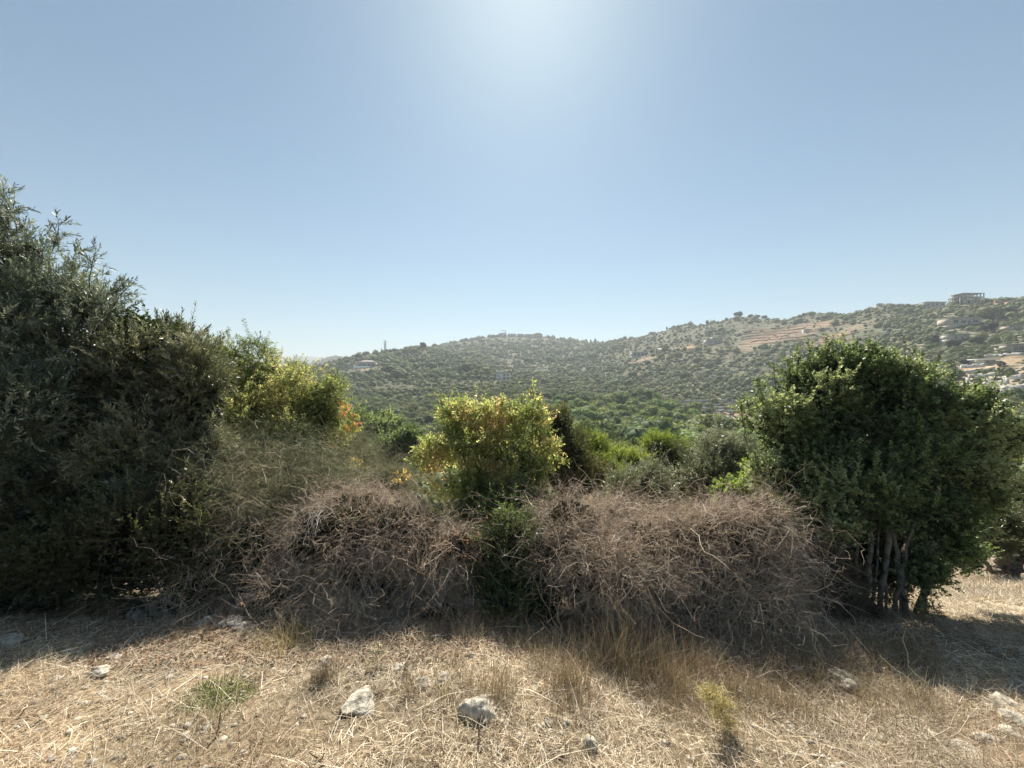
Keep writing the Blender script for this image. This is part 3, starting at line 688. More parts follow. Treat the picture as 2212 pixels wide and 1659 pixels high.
for k, (a, b_, c, l_) in enumerate([(1438, 762, 12, 'broad pale yellow-green poplar beside the dark-glazed villa'), (1480, 760, 8, 'narrow yellow-green poplar by the orange earth'), (1507, 760, 8, 'tall yellow-green poplar right of the orange earth'), (1532, 762, 8, 'bright yellow-green tree under the beige stepped house')]):
    far_tree('poplar', l_, 'tree', a, b_, None, c*.8, (.20, .23, .08), 1.25, 'yellowing poplars by the mid-slope track', 300)
for k, (a, b_, c, l_) in enumerate([(2140, 715, 24, 'big dark tree right of the long bungalow'), (2178, 676, 15, 'big dark tree on the ridge right of the unfinished frame'), (2020, 742, 24, 'dark tree left below the stone shed'), (2060, 750, 20, 'dark tree just below the stone shed'), (2115, 745, 22, 'dark tree between stone shed and edge house'), (2085, 786, 13, 'round dark bush left of the yellow-roofed shed'), (2160, 792, 14, 'lone round dark bush on the right terraces'), (2168, 805, 10, 'small dark bush below the lone terrace bush')]):
    far_tree('carob_tree', l_, 'tree', a, b_, None, c*.7, (.045, .06, .034), .85, 'dark carobs around the right-hand houses', 60)

# ------------------------------------------------------------------ near plants
def Lb(px, py, Y, rw, rh, ry=None):
    c = P(px, py, Y); rx = rw/F*Y; rz = rh/F*Y
    return (*c, rx, ry if ry else rx*.8, rz)
def lob_sample(rng, lobes, n, rmin=.6, bump=.16, zlow=None, inside_cut=.55):
    lobes = np.array(lobes); wt = (lobes[:, 3]*lobes[:, 5] + lobes[:, 3]*lobes[:, 4]); li = rng.choice(len(lobes), n, p=wt/wt.sum())
    d = nrm(rng.normal(size=(n, 3))); c = lobes[li, :3]; R = lobes[li, 3:]
    lump = 1 + bump*(np.sin(d[:, 0]*5.1 + li*1.7 + 2*np.sin(d[:, 2]*4 + li)) + np.sin(d[:, 2]*6.3 + d[:, 1]*4.1 + li*2.3))*.6
    f = (rmin + (1 - rmin)*rng.random(n)**.7)*lump
    p = c + d*R*f[:, None]; out = nrm(d/R)
    q = ((p[:, None] - lobes[None, :, :3])/lobes[None, :, 3:]); q = (q**2).sum(2).min(1)**.5
    ok = (q > inside_cut) | (rng.random(n) < .25)
    ok &= p[:, 2] > zt(p[:, 0], p[:, 1]) + .02
    if zlow is not None: ok &= p[:, 2] > zlow
    return p[ok], out[ok], li[ok], f[ok]

def sublobes(rng, lobes, k=9, fr=.44, at=.74):
    out = []
    for l_ in lobes:
        l_ = np.array(l_); d = nrm(rng.normal(size=(k, 3))); f = fr*(.7 + .6*rng.random((k, 1)))
        out += [(*(l_[:3] + d[j]*l_[3:]*at*(.85 + .35*rng.random())), *(l_[3:]*f[j])) for j in range(k)]
    return out

def pick(rng, pal, n, clump=None):
    """pal: list of (weight, rgb)"""
    w_ = np.array([a[0] for a in pal], float); w_ /= w_.sum(); cs = np.array([a[1] for a in pal])
    if clump is None: return cs[rng.choice(len(cs), n, p=w_)]
    cum = np.cumsum(w_); return cs[np.minimum(np.searchsorted(cum, np.clip(clump + rng.normal(size=n)*.12, 0, .999)), len(cs)-1)]

def sprigs(B, T, rng, p, d, L, nl, ll, lw, pal, ang=.75, droop=0., twr=.0022, twc=(.16, .12, .08), clump=None, pair=False, jitter=.3, smin=.12):
    """leafy shoots: stems into T, leaves into B"""
    n = len(p); 
    if n == 0: return
    L = np.broadcast_to(L, n); K = 4; s = np.linspace(0, 1, K)
    side = nrm(np.cross(d, rng.normal(size=(n, 3)))); bend = side*(.18*L)[:, None]*rng.normal(size=(n, 1)) + np.array([0, 0, -1])*(droop*L)[:, None]
    PL = p[:, None] + d[:, None]*(L[:, None]*s[None])[..., None] + bend[:, None]*(s**2)[None, :, None]
    if T is not None:
        V, Fq = tubes(PL, np.linspace(1, .45, K)[None]*twr*np.ones((n, 1)), 3, rng)
        T.add(V, Fq, np.repeat(np.array(twc)*(.6 + .8*rng.random((n, 1))), K*3, 0))
    t = smin + (1 - smin)*((np.arange(nl) + rng.random((n, nl))*.7)/nl)
    pos = p[:, None] + d[:, None]*(L[:, None]*t)[..., None] + bend[:, None]*(t**2)[..., None]
    tan = nrm(d[:, None] + 2*t[..., None]*bend[:, None]/L[:, None, None])
    if pair: phi = (np.arange(nl) % 2)*np.pi + rng.random((n, 1))*6.28 + rng.normal(size=(n, nl))*.15
    else: phi = np.arange(nl)*2.4 + rng.random((n, 1))*6.28 + rng.normal(size=(n, nl))*.3
    up = np.cross(tan, side[:, None]); per = side[:, None]*np.cos(phi)[..., None] + up*np.sin(phi)[..., None]
    a_ = ang + rng.normal(size=(n, nl))*.2
    D = nrm(tan*np.cos(a_)[..., None] + per*np.sin(a_)[..., None] + rng.normal(size=(n, nl, 3))*jitter*.4)
    Nn = nrm(np.cross(D, rng.normal(size=(n, nl, 3))) + np.array([0, 0, .9]))
    base = pick(rng, pal, n, clump); C = base[:, None]*(.7 + .6*rng.random((n, nl, 1)))
    sz = (.65 + .6*rng.random(n*nl))
    V, Fq = leaves(pos.reshape(-1, 3), D.reshape(-1, 3), Nn.reshape(-1, 3), ll*sz, lw*sz)
    B.add(V, Fq, np.repeat(C.reshape(-1, 3), 4, 0))

def limb(pts, r0, r1, rng, n=9, wob=.04):
    pts = np.array(pts, float); t = np.linspace(0, 1, n); k = np.linspace(0, 1, len(pts))
    Q = np.stack([np.interp(t, k, pts[:, j]) for j in range(3)], 1)
    Q[1:-1] += rng.normal(size=(n-2, 3))*wob
    return Q, r0 + (r1 - r0)*t

def trunks(t, base, stems, rng, name='trunk', mat=None, sides=8):
    o = np.array(t.location)
    for pts, r0, r1 in stems:
        Q, rr = limb(pts, r0, r1, rng, 14, min(.03, r0*.3)); B = Buf(); V, Fq = tubes(Q[None] - o, rr[None]*(1 + .12*rng.normal(size=(1, len(rr)))), sides, rng); B.add(V, Fq, (1, 1, 1)); B.obj(name, mat or M_bark, t, True)

def shrink(lobes, m):
    out = []
    for l_ in lobes:
        l_ = list(map(float, l_)); out.append((*l_[:3], *[max(v - m, v*.45) for v in l_[3:]]))
    return out

def plant(name, label, cat, seed, base, lobes, n, L, nl, ll, lw, pal, mat, up=.5, outw=.8, rnd=.5, ang=.75, droop=0., stems=(), inner=0, innersz=.06, innercol=(.03, .04, .02), group=None,
          long_frac=.06, long_k=2.0, rmin=.55, bump=.16, pair=False, twr=.0022, twc=(.16, .12, .08), zlow=None, branches=24, brr=.010, cn=2.2, foliage='foliage', shoots=()):
    rng = rng_(seed); t = thing(name, label, cat, base, group); o = np.array(base, float); lobes = shrink(lobes, L*.5)
    trunks(t, base, stems, rng)
    B = Buf(); T = Buf()
    sub = sublobes(rng, lobes) if len(lobes) > 1 else lobes
    p, out, li, f = lob_sample(rng, sub, n, rmin, bump, zlow)
    d = nrm(out*outw + np.array([0, 0, up]) + rng.normal(size=p.shape)*rnd)
    Ls = L*(.6 + .8*rng.random(len(p))); lg = rng.random(len(p)) < long_frac; lg &= f > .85
    clump = np.clip(.5 + 1.3*fbm(p[:, 0]*cn + p[:, 1]*1.7, p[:, 2]*cn + p[:, 1], 2, seed), 0, .999)
    sprigs(B, T, rng, p[~lg], d[~lg], Ls[~lg], nl, ll, lw, pal, ang, droop, twr, twc, clump[~lg], pair)
    dl = nrm(d[lg] + np.array([0, 0, .8])); sprigs(B, T, rng, p[lg], dl, Ls[lg]*long_k, int(nl*long_k), ll, lw, pal, ang, droop*.3, twr*1.2, twc, clump[lg], pair)
    for (a, b_, Ys, kk) in shoots:      # tall leader shoots
        q0 = P(*a, Ys); q1 = P(*b_, Ys); Q, rr = limb([q0, q1], .006, .003, rng, 6, .01); V, Fq = tubes(Q[None], rr[None], 4, rng); T.add(V, Fq, twc)
        m = kk; tt = np.sort(.35 + .65*rng.random(m)); pp = q0 + (q1 - q0)*tt[:, None]; dd = nrm(nrm(q1 - q0)*.8 + rng.normal(size=(m, 3))*.6)
        sprigs(B, T, rng, pp, dd, L*.9*np.ones(m), nl, ll, lw, pal, ang, droop, twr, twc, None, pair)
    if inner:      # larger filler leaves, coloured dark for the shade inside the crown
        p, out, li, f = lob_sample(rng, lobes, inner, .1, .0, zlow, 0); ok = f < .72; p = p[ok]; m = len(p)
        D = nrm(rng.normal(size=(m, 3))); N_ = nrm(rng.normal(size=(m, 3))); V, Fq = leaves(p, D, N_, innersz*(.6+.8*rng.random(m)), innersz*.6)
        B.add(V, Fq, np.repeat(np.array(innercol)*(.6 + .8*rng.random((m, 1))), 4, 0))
    # boughs running through the crown
    lb = np.array(lobes); j0 = np.array(stems[0][0][-1]) if len(stems) else o + (0, 0, .2)
    ends = [l_[:3] for l_ in lb] + [lb[k % len(lb), :3] + nrm(rng.normal(size=3))*lb[k % len(lb), 3:]*.8 for k in range(branches)]
    st = [np.array(stems[k % len(stems)][0][-1]) if len(stems) else j0 for k in range(len(ends))]
    PLs = []; RRs = []
    for k, e in enumerate(ends):
        if k >= len(lb): st[k] = lb[(k - len(lb)) % len(lb), :3]
        Q, rr = limb([st[k], (st[k] + e)/2 + rng.normal(size=3)*.06, e], brr*(1.6 if k < len(lb) else 1), brr*.4, rng, 7, .015); PLs.append(Q); RRs.append(rr)
    V, Fq = tubes(np.array(PLs), np.array(RRs), 5, rng); T.add(V, Fq, np.array(twc)*.8)
    B.obj(foliage, mat, t, origin=o); tw = T.obj('twigs', M_twig, t, origin=o)
    if tw: tw['kind'] = 'stuff'
    return t

return_Q = []
def tangle(B, rng, p, out, L, r, cols, up=.05, sag=.9, K=6, wig=.45, outw=.12, ret=False):
    n = len(p); tang = nrm(np.cross(out, rng.normal(size=(n, 3)))); d = nrm(tang + out*outw + np.array([0, 0, up]) + rng.normal(size=(n, 3))*.25)
    L = L*(.4 + 1.1*rng.random(n)); s = np.linspace(0, 1, K)
    side = nrm(np.cross(d, rng.normal(size=(n, 3))))
    Q = p[:, None] + d[:, None]*(L[:, None]*s)[..., None] + side[:, None]*((L*.35*rng.normal(size=n))[:, None]*(s**2))[..., None] + np.array([0, 0, -1.])*((L*sag*rng.random(n))[:, None]*s**2)[..., None]
    Q[:, 1:] += np.cumsum(rng.normal(size=(n, K-1, 3)), 1)*(wig*L/K)[:, None, None]
    Q[..., 2] = np.maximum(Q[..., 2], zt(Q[..., 0], Q[..., 1]) + .004)
    rr = r*(.5 + .9*rng.random(n))[:, None]*np.linspace(1, .5, K)[None]
    if ret: return_Q.append(Q)
    V, Fq = tubes(Q, rr, 3, rng); C = pick(rng, cols, n)*(.65 + .7*rng.random((n, 1))); B.add(V, Fq, np.repeat(C, K*3, 0))

BR = [(4, (.50, .395, .295)), (3, (.38, .285, .205)), (3, (.62, .51, .395)), (1, (.24, .18, .14)), (1.2, (.72, .64, .53))]
def mound(name, label, cat, seed, base, lobes, n=6000, fine=14000, cols=BR, dead=4000, deadcol=[(2, (.36, .23, .15)), (1, (.26, .17, .12)), (2, (.46, .35, .24))], green=0, greencol=[(1, (.06, .09, .03)), (1, (.10, .14, .05))],
          inner=9000, big=260, sagk=.5, Lf=.13, Lm=.30, glz=None, group=None):
    rng = rng_(seed); t = thing(name, label, cat, base, group); o = np.array(base, float); B = Buf(); lobes = shrink(lobes, Lm*.28)
    sub = sublobes(rng, lobes, 7, .55, .6)
    p, out, li, f = lob_sample(rng, sub, n, .55, .14); return_Q.clear(); tangle(B, rng, p, out, Lm, .0013, cols, sag=sagk, ret=True)
    m_ = int(fine*1.5); Q_ = return_Q[0]; i_ = rng.integers(0, len(Q_), m_); k_ = rng.integers(1, Q_.shape[1], m_); p = Q_[i_, k_] + rng.normal(size=(m_, 3))*.002; out = nrm(rng.normal(size=(m_, 3))); tangle(B, rng, p, out, Lf, .0012, cols, up=.1, sag=.4, K=4, wig=.6, outw=.25)
    p, out, li, f = lob_sample(rng, lobes, int(big*.5), .85, .14); tangle(B, rng, p, out, Lm*.9, .0022, [(1, (.50, .43, .34)), (1, (.36, .28, .21))], sag=sagk + .3, K=8, wig=.55, outw=.15)
    s = B.obj('stems', M_twig, t, origin=o); s['kind'] = 'stuff'
    D_ = Buf()
    def fleck(m, cs, sz, rmin, zmax=None):
        p, out, li, f = lob_sample(rng, lobes, m, rmin, .12, None, 0 if rmin < .3 else .5)
        if zmax is not None: p = p[p[:, 2] < zmax]
        m = len(p); V, Fq = leaves(p, nrm(rng.normal(size=(m, 3))), nrm(rng.normal(size=(m, 3)) + (0, -.2, .2)), sz*(.6+.8*rng.random(m)), sz*.55); D_.add(V, Fq, np.repeat(pick(rng, cs, m)*(.6 + .8*rng.random((m, 1))), 4, 0))
    if dead:
        m_ = int(dead*1.6); Q_ = return_Q[0]; i_ = rng.integers(0, len(Q_), m_); p = Q_[i_, rng.integers(1, Q_.shape[1], m_)]; p = p[(fbm(p[:, 0]*5, p[:, 2]*5 + p[:, 1]*3, 2, seed) > -.05)]; m_ = len(p)
        V, Fq = leaves(p, nrm(rng.normal(size=(m_, 3))), nrm(rng.normal(size=(m_, 3))), .016*(.6 + .8*rng.random(m_)), .011); D_.add(V, Fq, np.repeat(pick(rng, deadcol, m_)*(.6 + .8*rng.random((m_, 1))), 4, 0))
    if green: fleck(green, greencol, .026, .72, glz)
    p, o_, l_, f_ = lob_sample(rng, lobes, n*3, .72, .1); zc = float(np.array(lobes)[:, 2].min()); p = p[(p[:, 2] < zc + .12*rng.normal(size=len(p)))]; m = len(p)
    V, Fq = leaves(p, nrm(rng.normal(size=(m, 3))), nrm(rng.normal(size=(m, 3))), .03*(.6+.8*rng.random(m)), .02); D_.add(V, Fq, np.repeat(pick(rng, [(3, (.10, .07, .05)), (2, (.06, .07, .035)), (1, (.22, .14, .09))], m)*(.6 + .8*rng.random((m, 1))), 4, 0))  # dark leaf colours low down paint the shade at the mound foot
    fleck(inner, [(1, (.05, .04, .028)), (1, (.035, .04, .022))], .07, .1)  # filler leaves coloured dark for the shade inside the mound
    D_.obj('leaves', M_leaf, t, origin=o)['kind'] = 'stuff'
    return t

OLV = [(4, (.135, .165, .12)), (3, (.20, .235, .17)), (2, (.34, .37, .30)), (2, (.07, .09, .06))]
OAK = [(3, (.12, .175, .075)), (3, (.20, .27, .12)), (2, (.06, .095, .04)), (3, (.34, .40, .22))]  # palest entry puts leaf highlights into the colour

# --- left: big olive
b0 = G(30, 3.90)
plant('olive_tree', 'tall dark olive tree filling the left edge of the picture', 'tree', 1, b0,
  [Lb(-90, 640, 4.07, 190, 170), Lb(70, 720, 3.90, 150, 150), Lb(20, 590, 4.07, 80, 95), Lb(-20, 490, 4.1, 55, 70), Lb(60, 560, 4.05, 60, 60), Lb(120, 660, 3.98, 95, 85), Lb(190, 670, 3.90, 65, 70), Lb(-120, 900, 3.90, 200, 200), Lb(90, 880, 3.73, 190, 170), Lb(240, 860, 3.82, 130, 150), Lb(60, 1080, 3.65, 200, 170), Lb(250, 1090, 3.65, 110, 150), Lb(-150, 1150, 3.65, 150, 170)],
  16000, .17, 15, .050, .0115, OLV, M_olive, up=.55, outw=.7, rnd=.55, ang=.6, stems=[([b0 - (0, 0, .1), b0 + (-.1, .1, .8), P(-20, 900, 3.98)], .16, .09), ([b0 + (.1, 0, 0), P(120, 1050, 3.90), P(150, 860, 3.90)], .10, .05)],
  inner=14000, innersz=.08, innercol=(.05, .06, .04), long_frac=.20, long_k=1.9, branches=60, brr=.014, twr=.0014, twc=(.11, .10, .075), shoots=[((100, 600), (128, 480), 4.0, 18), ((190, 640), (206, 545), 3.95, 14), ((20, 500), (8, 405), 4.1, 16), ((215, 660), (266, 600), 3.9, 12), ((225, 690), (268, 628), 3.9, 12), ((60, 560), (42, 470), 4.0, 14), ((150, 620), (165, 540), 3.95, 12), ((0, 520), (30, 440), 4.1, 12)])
# --- second olive, lower
b1 = G(400, 4.07)
plant('olive_tree', 'lower olive tree with silvery glints right of the tall dark olive', 'tree', 2, b1,
  [Lb(330, 830, 4.15, 120, 130), Lb(420, 880, 4.07, 85, 125), Lb(300, 740, 4.32, 60, 36), Lb(300, 1000, 3.90, 130, 130), Lb(430, 1020, 3.98, 80, 100)],
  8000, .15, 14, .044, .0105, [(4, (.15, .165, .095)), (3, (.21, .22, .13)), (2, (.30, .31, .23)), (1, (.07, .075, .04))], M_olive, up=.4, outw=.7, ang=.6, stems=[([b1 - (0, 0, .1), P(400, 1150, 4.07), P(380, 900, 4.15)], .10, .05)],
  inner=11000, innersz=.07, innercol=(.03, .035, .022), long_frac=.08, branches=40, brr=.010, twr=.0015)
# vine over it
vb = G(380, 4.40)
plant('climbing_vine', 'broad-leaved dark vine with a bright green patch draped over the olive tops', 'vine', 3, vb,
  [Lb(286, 722, 4.15, 50, 46), Lb(336, 762, 4.15, 56, 56), Lb(256, 750, 4.15, 40, 46), Lb(384, 812, 4.15, 40, 46), Lb(336, 834, 4.15, 56, 50)],
  1700, .14, 8, .042, .034, [(7, (.03, .05, .018)), (3, (.055, .085, .028)), (.7, (.13, .20, .05))], M_leaf, up=.1, outw=1, ang=1.0, droop=.2, inner=3500, innersz=.08, innercol=(.025, .035, .018), branches=20, long_frac=.08, brr=.006)
for k, (a, b_, h_) in enumerate([(357, 700, 'tallest thin olive shoot standing above the vine'), (385, 705, 'short thin olive shoot right of the tallest one'), (430, 740, 'olive shoot leaning right over the sumac edge')]):
    bb = P(a, b_ + 60, 4.48); plant('olive_shoot', h_, 'shoot', 30 + k, bb, [Lb(a, b_ + 20, 4.48, 16, 36)], 90, .12, 10, .045, .012, OLV, M_olive, up=1.2, outw=.4, ang=.5, branches=4, brr=.004, inner=0, group='thin shoots above the vine')
# dark evergreen thicket under the olives
mb = G(250, 3.24)
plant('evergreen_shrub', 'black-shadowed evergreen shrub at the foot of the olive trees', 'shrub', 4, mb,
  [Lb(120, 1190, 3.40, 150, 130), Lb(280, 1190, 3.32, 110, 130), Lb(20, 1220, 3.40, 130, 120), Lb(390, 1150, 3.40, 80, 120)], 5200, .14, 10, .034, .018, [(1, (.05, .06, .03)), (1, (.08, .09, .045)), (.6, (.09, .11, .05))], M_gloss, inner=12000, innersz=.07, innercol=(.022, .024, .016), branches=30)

# --- sumac / ailanthus tree
YG = [(4, (.13, .18, .075)), (4, (.24, .29, .12)), (4, (.40, .43, .20)), (1, (.50, .46, .24))]
b2 = G(600, 5.3)
plant('sumac_tree', 'feathery yellow-green sumac tree with tall tufted tips left of centre', 'tree', 5, b2,
  [Lb(520, 818, 5.50, 79, 81), Lb(600, 828, 5.33, 84, 71), Lb(660, 868, 5.16, 79, 76), Lb(700, 908, 4.99, 59, 76), Lb(560, 908, 4.99, 99, 86), Lb(640, 958, 4.82, 94, 66), Lb(480, 778, 5.68, 39, 46), Lb(720, 838, 5.25, 32, 36)],
  5200, .17, 15, .034, .012, YG, M_glow, up=.45, outw=.8, ang=1.15, pair=True, droop=.15, stems=[([b2 - (0, 0, .1), P(600, 1040, 5.25), P(590, 920, 5.25)], .06, .035)], inner=2200, innersz=.06, innercol=(.06, .08, .03), long_frac=.08, branches=50, brr=.009,
  shoots=[((484, 800), (483, 738), 5.59, 7), ((540, 810), (536, 752), 5.59, 16), ((578, 820), (572, 756), 5.50, 12), ((592, 815), (590, 770), 5.50, 7), ((622, 850), (625, 795), 5.33, 8), ((502, 800), (508, 764), 5.59, 7), ((715, 880), (706, 800), 5.16, 8)])
ORG = [(3, (.60, .48, .20)), (1.5, (.66, .34, .14)), (2, (.45, .44, .12)), (.6, (.6, .26, .15))]
for k, (a, b_, Yk, l_) in enumerate([(612, 968, 5.0, 'brightest orange-yellow sumac sprig low in the sumac tree'), (745, 885, 4.9, 'orange-tipped sprig poking out at the sumac tree right edge'), (765, 912, 4.9, 'orange sprig on a long bare twig, lower right of the sumac'), (756, 930, 4.9, 'small orange sprig under the long bare twig'), (768, 1000, 5.2, 'isolated yellow sprig above the dead brambles'), (708, 970, 5.2, 'pinkish orange sprig inside the sumac lower right'), (868, 1035, 4.6, 'pink and yellow sprig left of the pistachio foot')]):
    bb = P(a, b_ + 20, Yk); plant('autumn_sprig', l_, 'sprig', 50 + k, bb, [Lb(a, b_, Yk, 17 if k == 0 else 11, 9)], 34 if k == 0 else 11, .10, 12, .038, .013, ORG, M_leaf, up=.3, ang=1.1, pair=True, branches=3, brr=.003, inner=0, group='autumn-coloured sprigs')

# --- broom and mixed thicket between
GG = [(3, (.25, .26, .15)), (3, (.34, .33, .20)), (2, (.18, .20, .10)), (1, (.42, .37, .25))]
for (nm, lb, sd_, px_, Y_, lobs, nn) in [
  ('broom_shrub', 'soft grey-green broom shrub below the sumac tree', 61, 620, 4.9, [Lb(600, 1020, 4.4, 95, 60), Lb(660, 1050, 4.2, 75, 50), Lb(700, 1030, 4.5, 50, 40)], 8000),
  ('broom_shrub', 'hazy grey broom shrub between sumac tree and pistachio bush', 62, 790, 6.2, [Lb(770, 1010, 6.4, 65, 55), Lb(830, 1040, 6.0, 60, 40), Lb(750, 960, 7.0, 45, 45)], 6000),
  ('thorn_shrub', 'brownish twiggy thorn shrub standing in front of the lower olive tree', 63, 500, 4.3, [Lb(490, 1060, 4.1, 110, 95), Lb(430, 1130, 3.8, 85, 100), Lb(560, 1100, 3.9, 90, 90), Lb(540, 1020, 4.3, 90, 60)], 12000)]:
    mound(nm, lb, 'shrub', sd_, G(px_, Y_), lobs, n=nn//3, fine=nn*2, cols=GG if nm == 'broom_shrub' else BR + [(22, (.25, .265, .13))], dead=nn//3, deadcol=GG, green=nn*(3 if sd_ == 63 else 1), greencol=[(2, (.15, .19, .08)), (1, (.25, .28, .13)), (1, (.09, .12, .05))], inner=2200, big=40, sagk=.1, Lf=.17, Lm=.36)
mound('green_thicket', 'thicket of climbing evergreen leaves left of the dead bramble mound', 'thicket', 64, G(500, 3.42), [Lb(450, 1220, 3.56, 100, 110), Lb(540, 1200, 3.51, 80, 90), Lb(620, 1290, 3.24, 90, 60), Lb(420, 1280, 3.33, 80, 70)], n=2000, fine=3500, green=17000, dead=1200, inner=9000, greencol=[(2, (.10, .14, .05)), (1, (.18, .23, .08)), (1, (.07, .09, .04))])

# --- dead bramble mounds
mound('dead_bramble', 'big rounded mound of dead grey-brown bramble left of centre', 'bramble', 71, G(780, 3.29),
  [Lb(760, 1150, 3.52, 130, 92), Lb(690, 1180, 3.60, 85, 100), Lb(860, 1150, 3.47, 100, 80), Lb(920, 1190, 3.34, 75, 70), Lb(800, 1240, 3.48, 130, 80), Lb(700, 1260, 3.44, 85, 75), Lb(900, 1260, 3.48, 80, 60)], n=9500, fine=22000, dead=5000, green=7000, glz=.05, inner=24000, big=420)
mound('dead_bramble', 'rusty brown dead-leaved bramble end tumbling beside the pistachio foot', 'bramble', 72, G(985, 3.20),
  [Lb(990, 1180, 3.20, 48, 42), Lb(950, 1230, 3.44, 65, 50), Lb(920, 1290, 3.34, 80, 40)], n=2400, fine=5000, dead=7000, deadcol=[(2, (.36, .19, .11)), (2, (.28, .15, .09)), (1, (.45, .28, .17))], inner=5000, big=60)
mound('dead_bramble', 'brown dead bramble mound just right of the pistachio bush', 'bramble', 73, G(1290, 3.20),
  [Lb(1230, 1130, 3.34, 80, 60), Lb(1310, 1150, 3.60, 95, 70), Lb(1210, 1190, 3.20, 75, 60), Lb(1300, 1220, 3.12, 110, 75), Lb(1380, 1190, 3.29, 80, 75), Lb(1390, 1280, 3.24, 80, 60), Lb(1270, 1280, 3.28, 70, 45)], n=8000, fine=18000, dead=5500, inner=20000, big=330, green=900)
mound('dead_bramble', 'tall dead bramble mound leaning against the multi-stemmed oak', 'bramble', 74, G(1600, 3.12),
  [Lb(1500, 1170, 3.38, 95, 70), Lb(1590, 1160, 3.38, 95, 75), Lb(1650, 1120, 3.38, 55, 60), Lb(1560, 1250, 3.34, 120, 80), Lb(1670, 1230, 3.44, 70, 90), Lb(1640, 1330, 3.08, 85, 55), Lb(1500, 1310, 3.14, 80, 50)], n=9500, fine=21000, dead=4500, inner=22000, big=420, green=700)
mound('bramble_tuft', 'small domed tuft of dead bramble low in front of the big mound', 'bramble', 75, G(742, 2.95), [Lb(742, 1350, 2.95, 50, 34), Lb(720, 1358, 2.9, 30, 22)], n=1400, fine=2600, dead=300, inner=900, big=30, Lm=.2)
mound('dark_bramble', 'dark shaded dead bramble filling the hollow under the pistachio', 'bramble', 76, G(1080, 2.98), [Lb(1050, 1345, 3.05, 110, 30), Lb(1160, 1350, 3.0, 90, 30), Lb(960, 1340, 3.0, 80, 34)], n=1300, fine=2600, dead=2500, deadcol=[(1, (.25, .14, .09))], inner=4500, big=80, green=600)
mound('bramble_edge', 'low straggling edge of bramble between small tuft and green thicket', 'bramble', 77, G(600, 2.80), [Lb(560, 1330, 3.24, 90, 28), Lb(650, 1335, 3.04, 60, 32)], n=1500, fine=2600, dead=900, inner=1500, big=60, green=600)
# bleached branches
def deadwood(name, label, seed, base, n, L, r, colr, spread, dirv, cat='branch', group=None, K=7):
    rng = rng_(seed); t = thing(name, label, cat, base, group); B = Buf()
    p = np.array(base) + rng.normal(size=(n, 3))*spread; d = nrm(np.array(dirv) + rng.normal(size=(n, 3))*.45); s = np.linspace(0, 1, K); LL = L*(.5 + .7*rng.random(n))
    Q = p[:, None] + d[:, None]*(LL[:, None]*s)[..., None]; Q[:, 1:] += np.cumsum(rng.normal(size=(n, K-1, 3)), 1)*(LL*.045)[:, None, None]; Q[..., 2] = np.maximum(Q[..., 2], zt(Q[..., 0], Q[..., 1]) + .006)
    V, Fq = tubes(Q - np.array(base), (r*(.6 + .7*rng.random(n)))[:, None]*np.linspace(1, .35, K)[None], 4, rng); B.add(V, Fq, np.repeat(np.array(colr)*(.75 + .5*rng.random((n, 1))), K*4, 0))
    B.obj('branches', M_twig, t)
    return t
deadwood('bleached_branches', 'whitish bleached branch tangle hanging on the left bramble mound', 81, P(685, 1105, 3.01), 26, .19, .0022, (.56, .51, .45), (.05, .03, .045), (-.1, -.3, -.7))
deadwood('bare_branch', 'pale forked bare branch standing in the left bramble mound', 82, P(915, 1220, 2.80), 7, .38, .0035, (.48, .40, .30), (.02, .02, .02), (.15, -.1, 1.0))
deadwood('bare_branch', 'long pale stems arching on top of the right-centre bramble', 83, P(1320, 1090, 3.12), 9, .40, .0035, (.46, .38, .28), (.12, .06, .03), (.3, -.1, .35))
deadwood('bare_branch', 'curled pale stems on top of the tall right bramble mound', 84, P(1540, 1120, 3.03), 9, .42, .0035, (.46, .38, .28), (.12, .05, .03), (-.3, -.1, .35))

# --- pistachio bush in the centre
PIS = [(3, (.16, .22, .08)), (5, (.33, .40, .16)), (4, (.50, .53, .25)), (1.2, (.60, .54, .28)), (.5, (.60, .44, .30))]
b3 = G(1085, 4.3)
plant('pistachio_bush', 'yellow-green pistachio bush with orange tips in the centre', 'bush', 6, b3,
  [Lb(985, 915, 4.5, 58, 46), Lb(1050, 925, 4.5, 60, 50), Lb(1110, 935, 4.4, 45, 40), Lb(1165, 925, 4.4, 42, 62), Lb(945, 985, 4.4, 58, 42), Lb(1050, 985, 4.3, 95, 60), Lb(1140, 1000, 4.3, 72, 60), Lb(1010, 1055, 4.25, 75, 50), Lb(1100, 1070, 4.1, 80, 55), Lb(1075, 1120, 4.0, 70, 40), Lb(965, 893, 4.5, 28, 32), Lb(1080, 900, 4.5, 60, 34)],
  4300, .14, 10, .037, .0165, PIS, M_glow, up=.5, outw=.8, ang=.95, pair=True, droop=.1, stems=[([b3 - (0, 0, .1), P(1085, 1180, 4.2), P(1060, 1030, 4.3)], .03, .02), ([b3, P(1110, 1130, 4.2), P(1130, 980, 4.3)], .025, .014), ([b3, P(1050, 1150, 4.2), P(1000, 980, 4.4)], .025, .014)],
  inner=400, innersz=.05, innercol=(.08, .09, .03), long_frac=.12, branches=60, brr=.005, twc=(.20, .11, .08), cn=6,
  shoots=[((1150, 960), (1150, 838), 4.4, 26), ((1165, 960), (1162, 868), 4.4, 16), ((962, 940), (950, 856), 4.5, 16), ((1075, 900), (1087, 866), 4.4, 8), ((1180, 990), (1205, 955), 4.3, 10), ((1190, 1020), (1213, 985), 4.3, 8)])
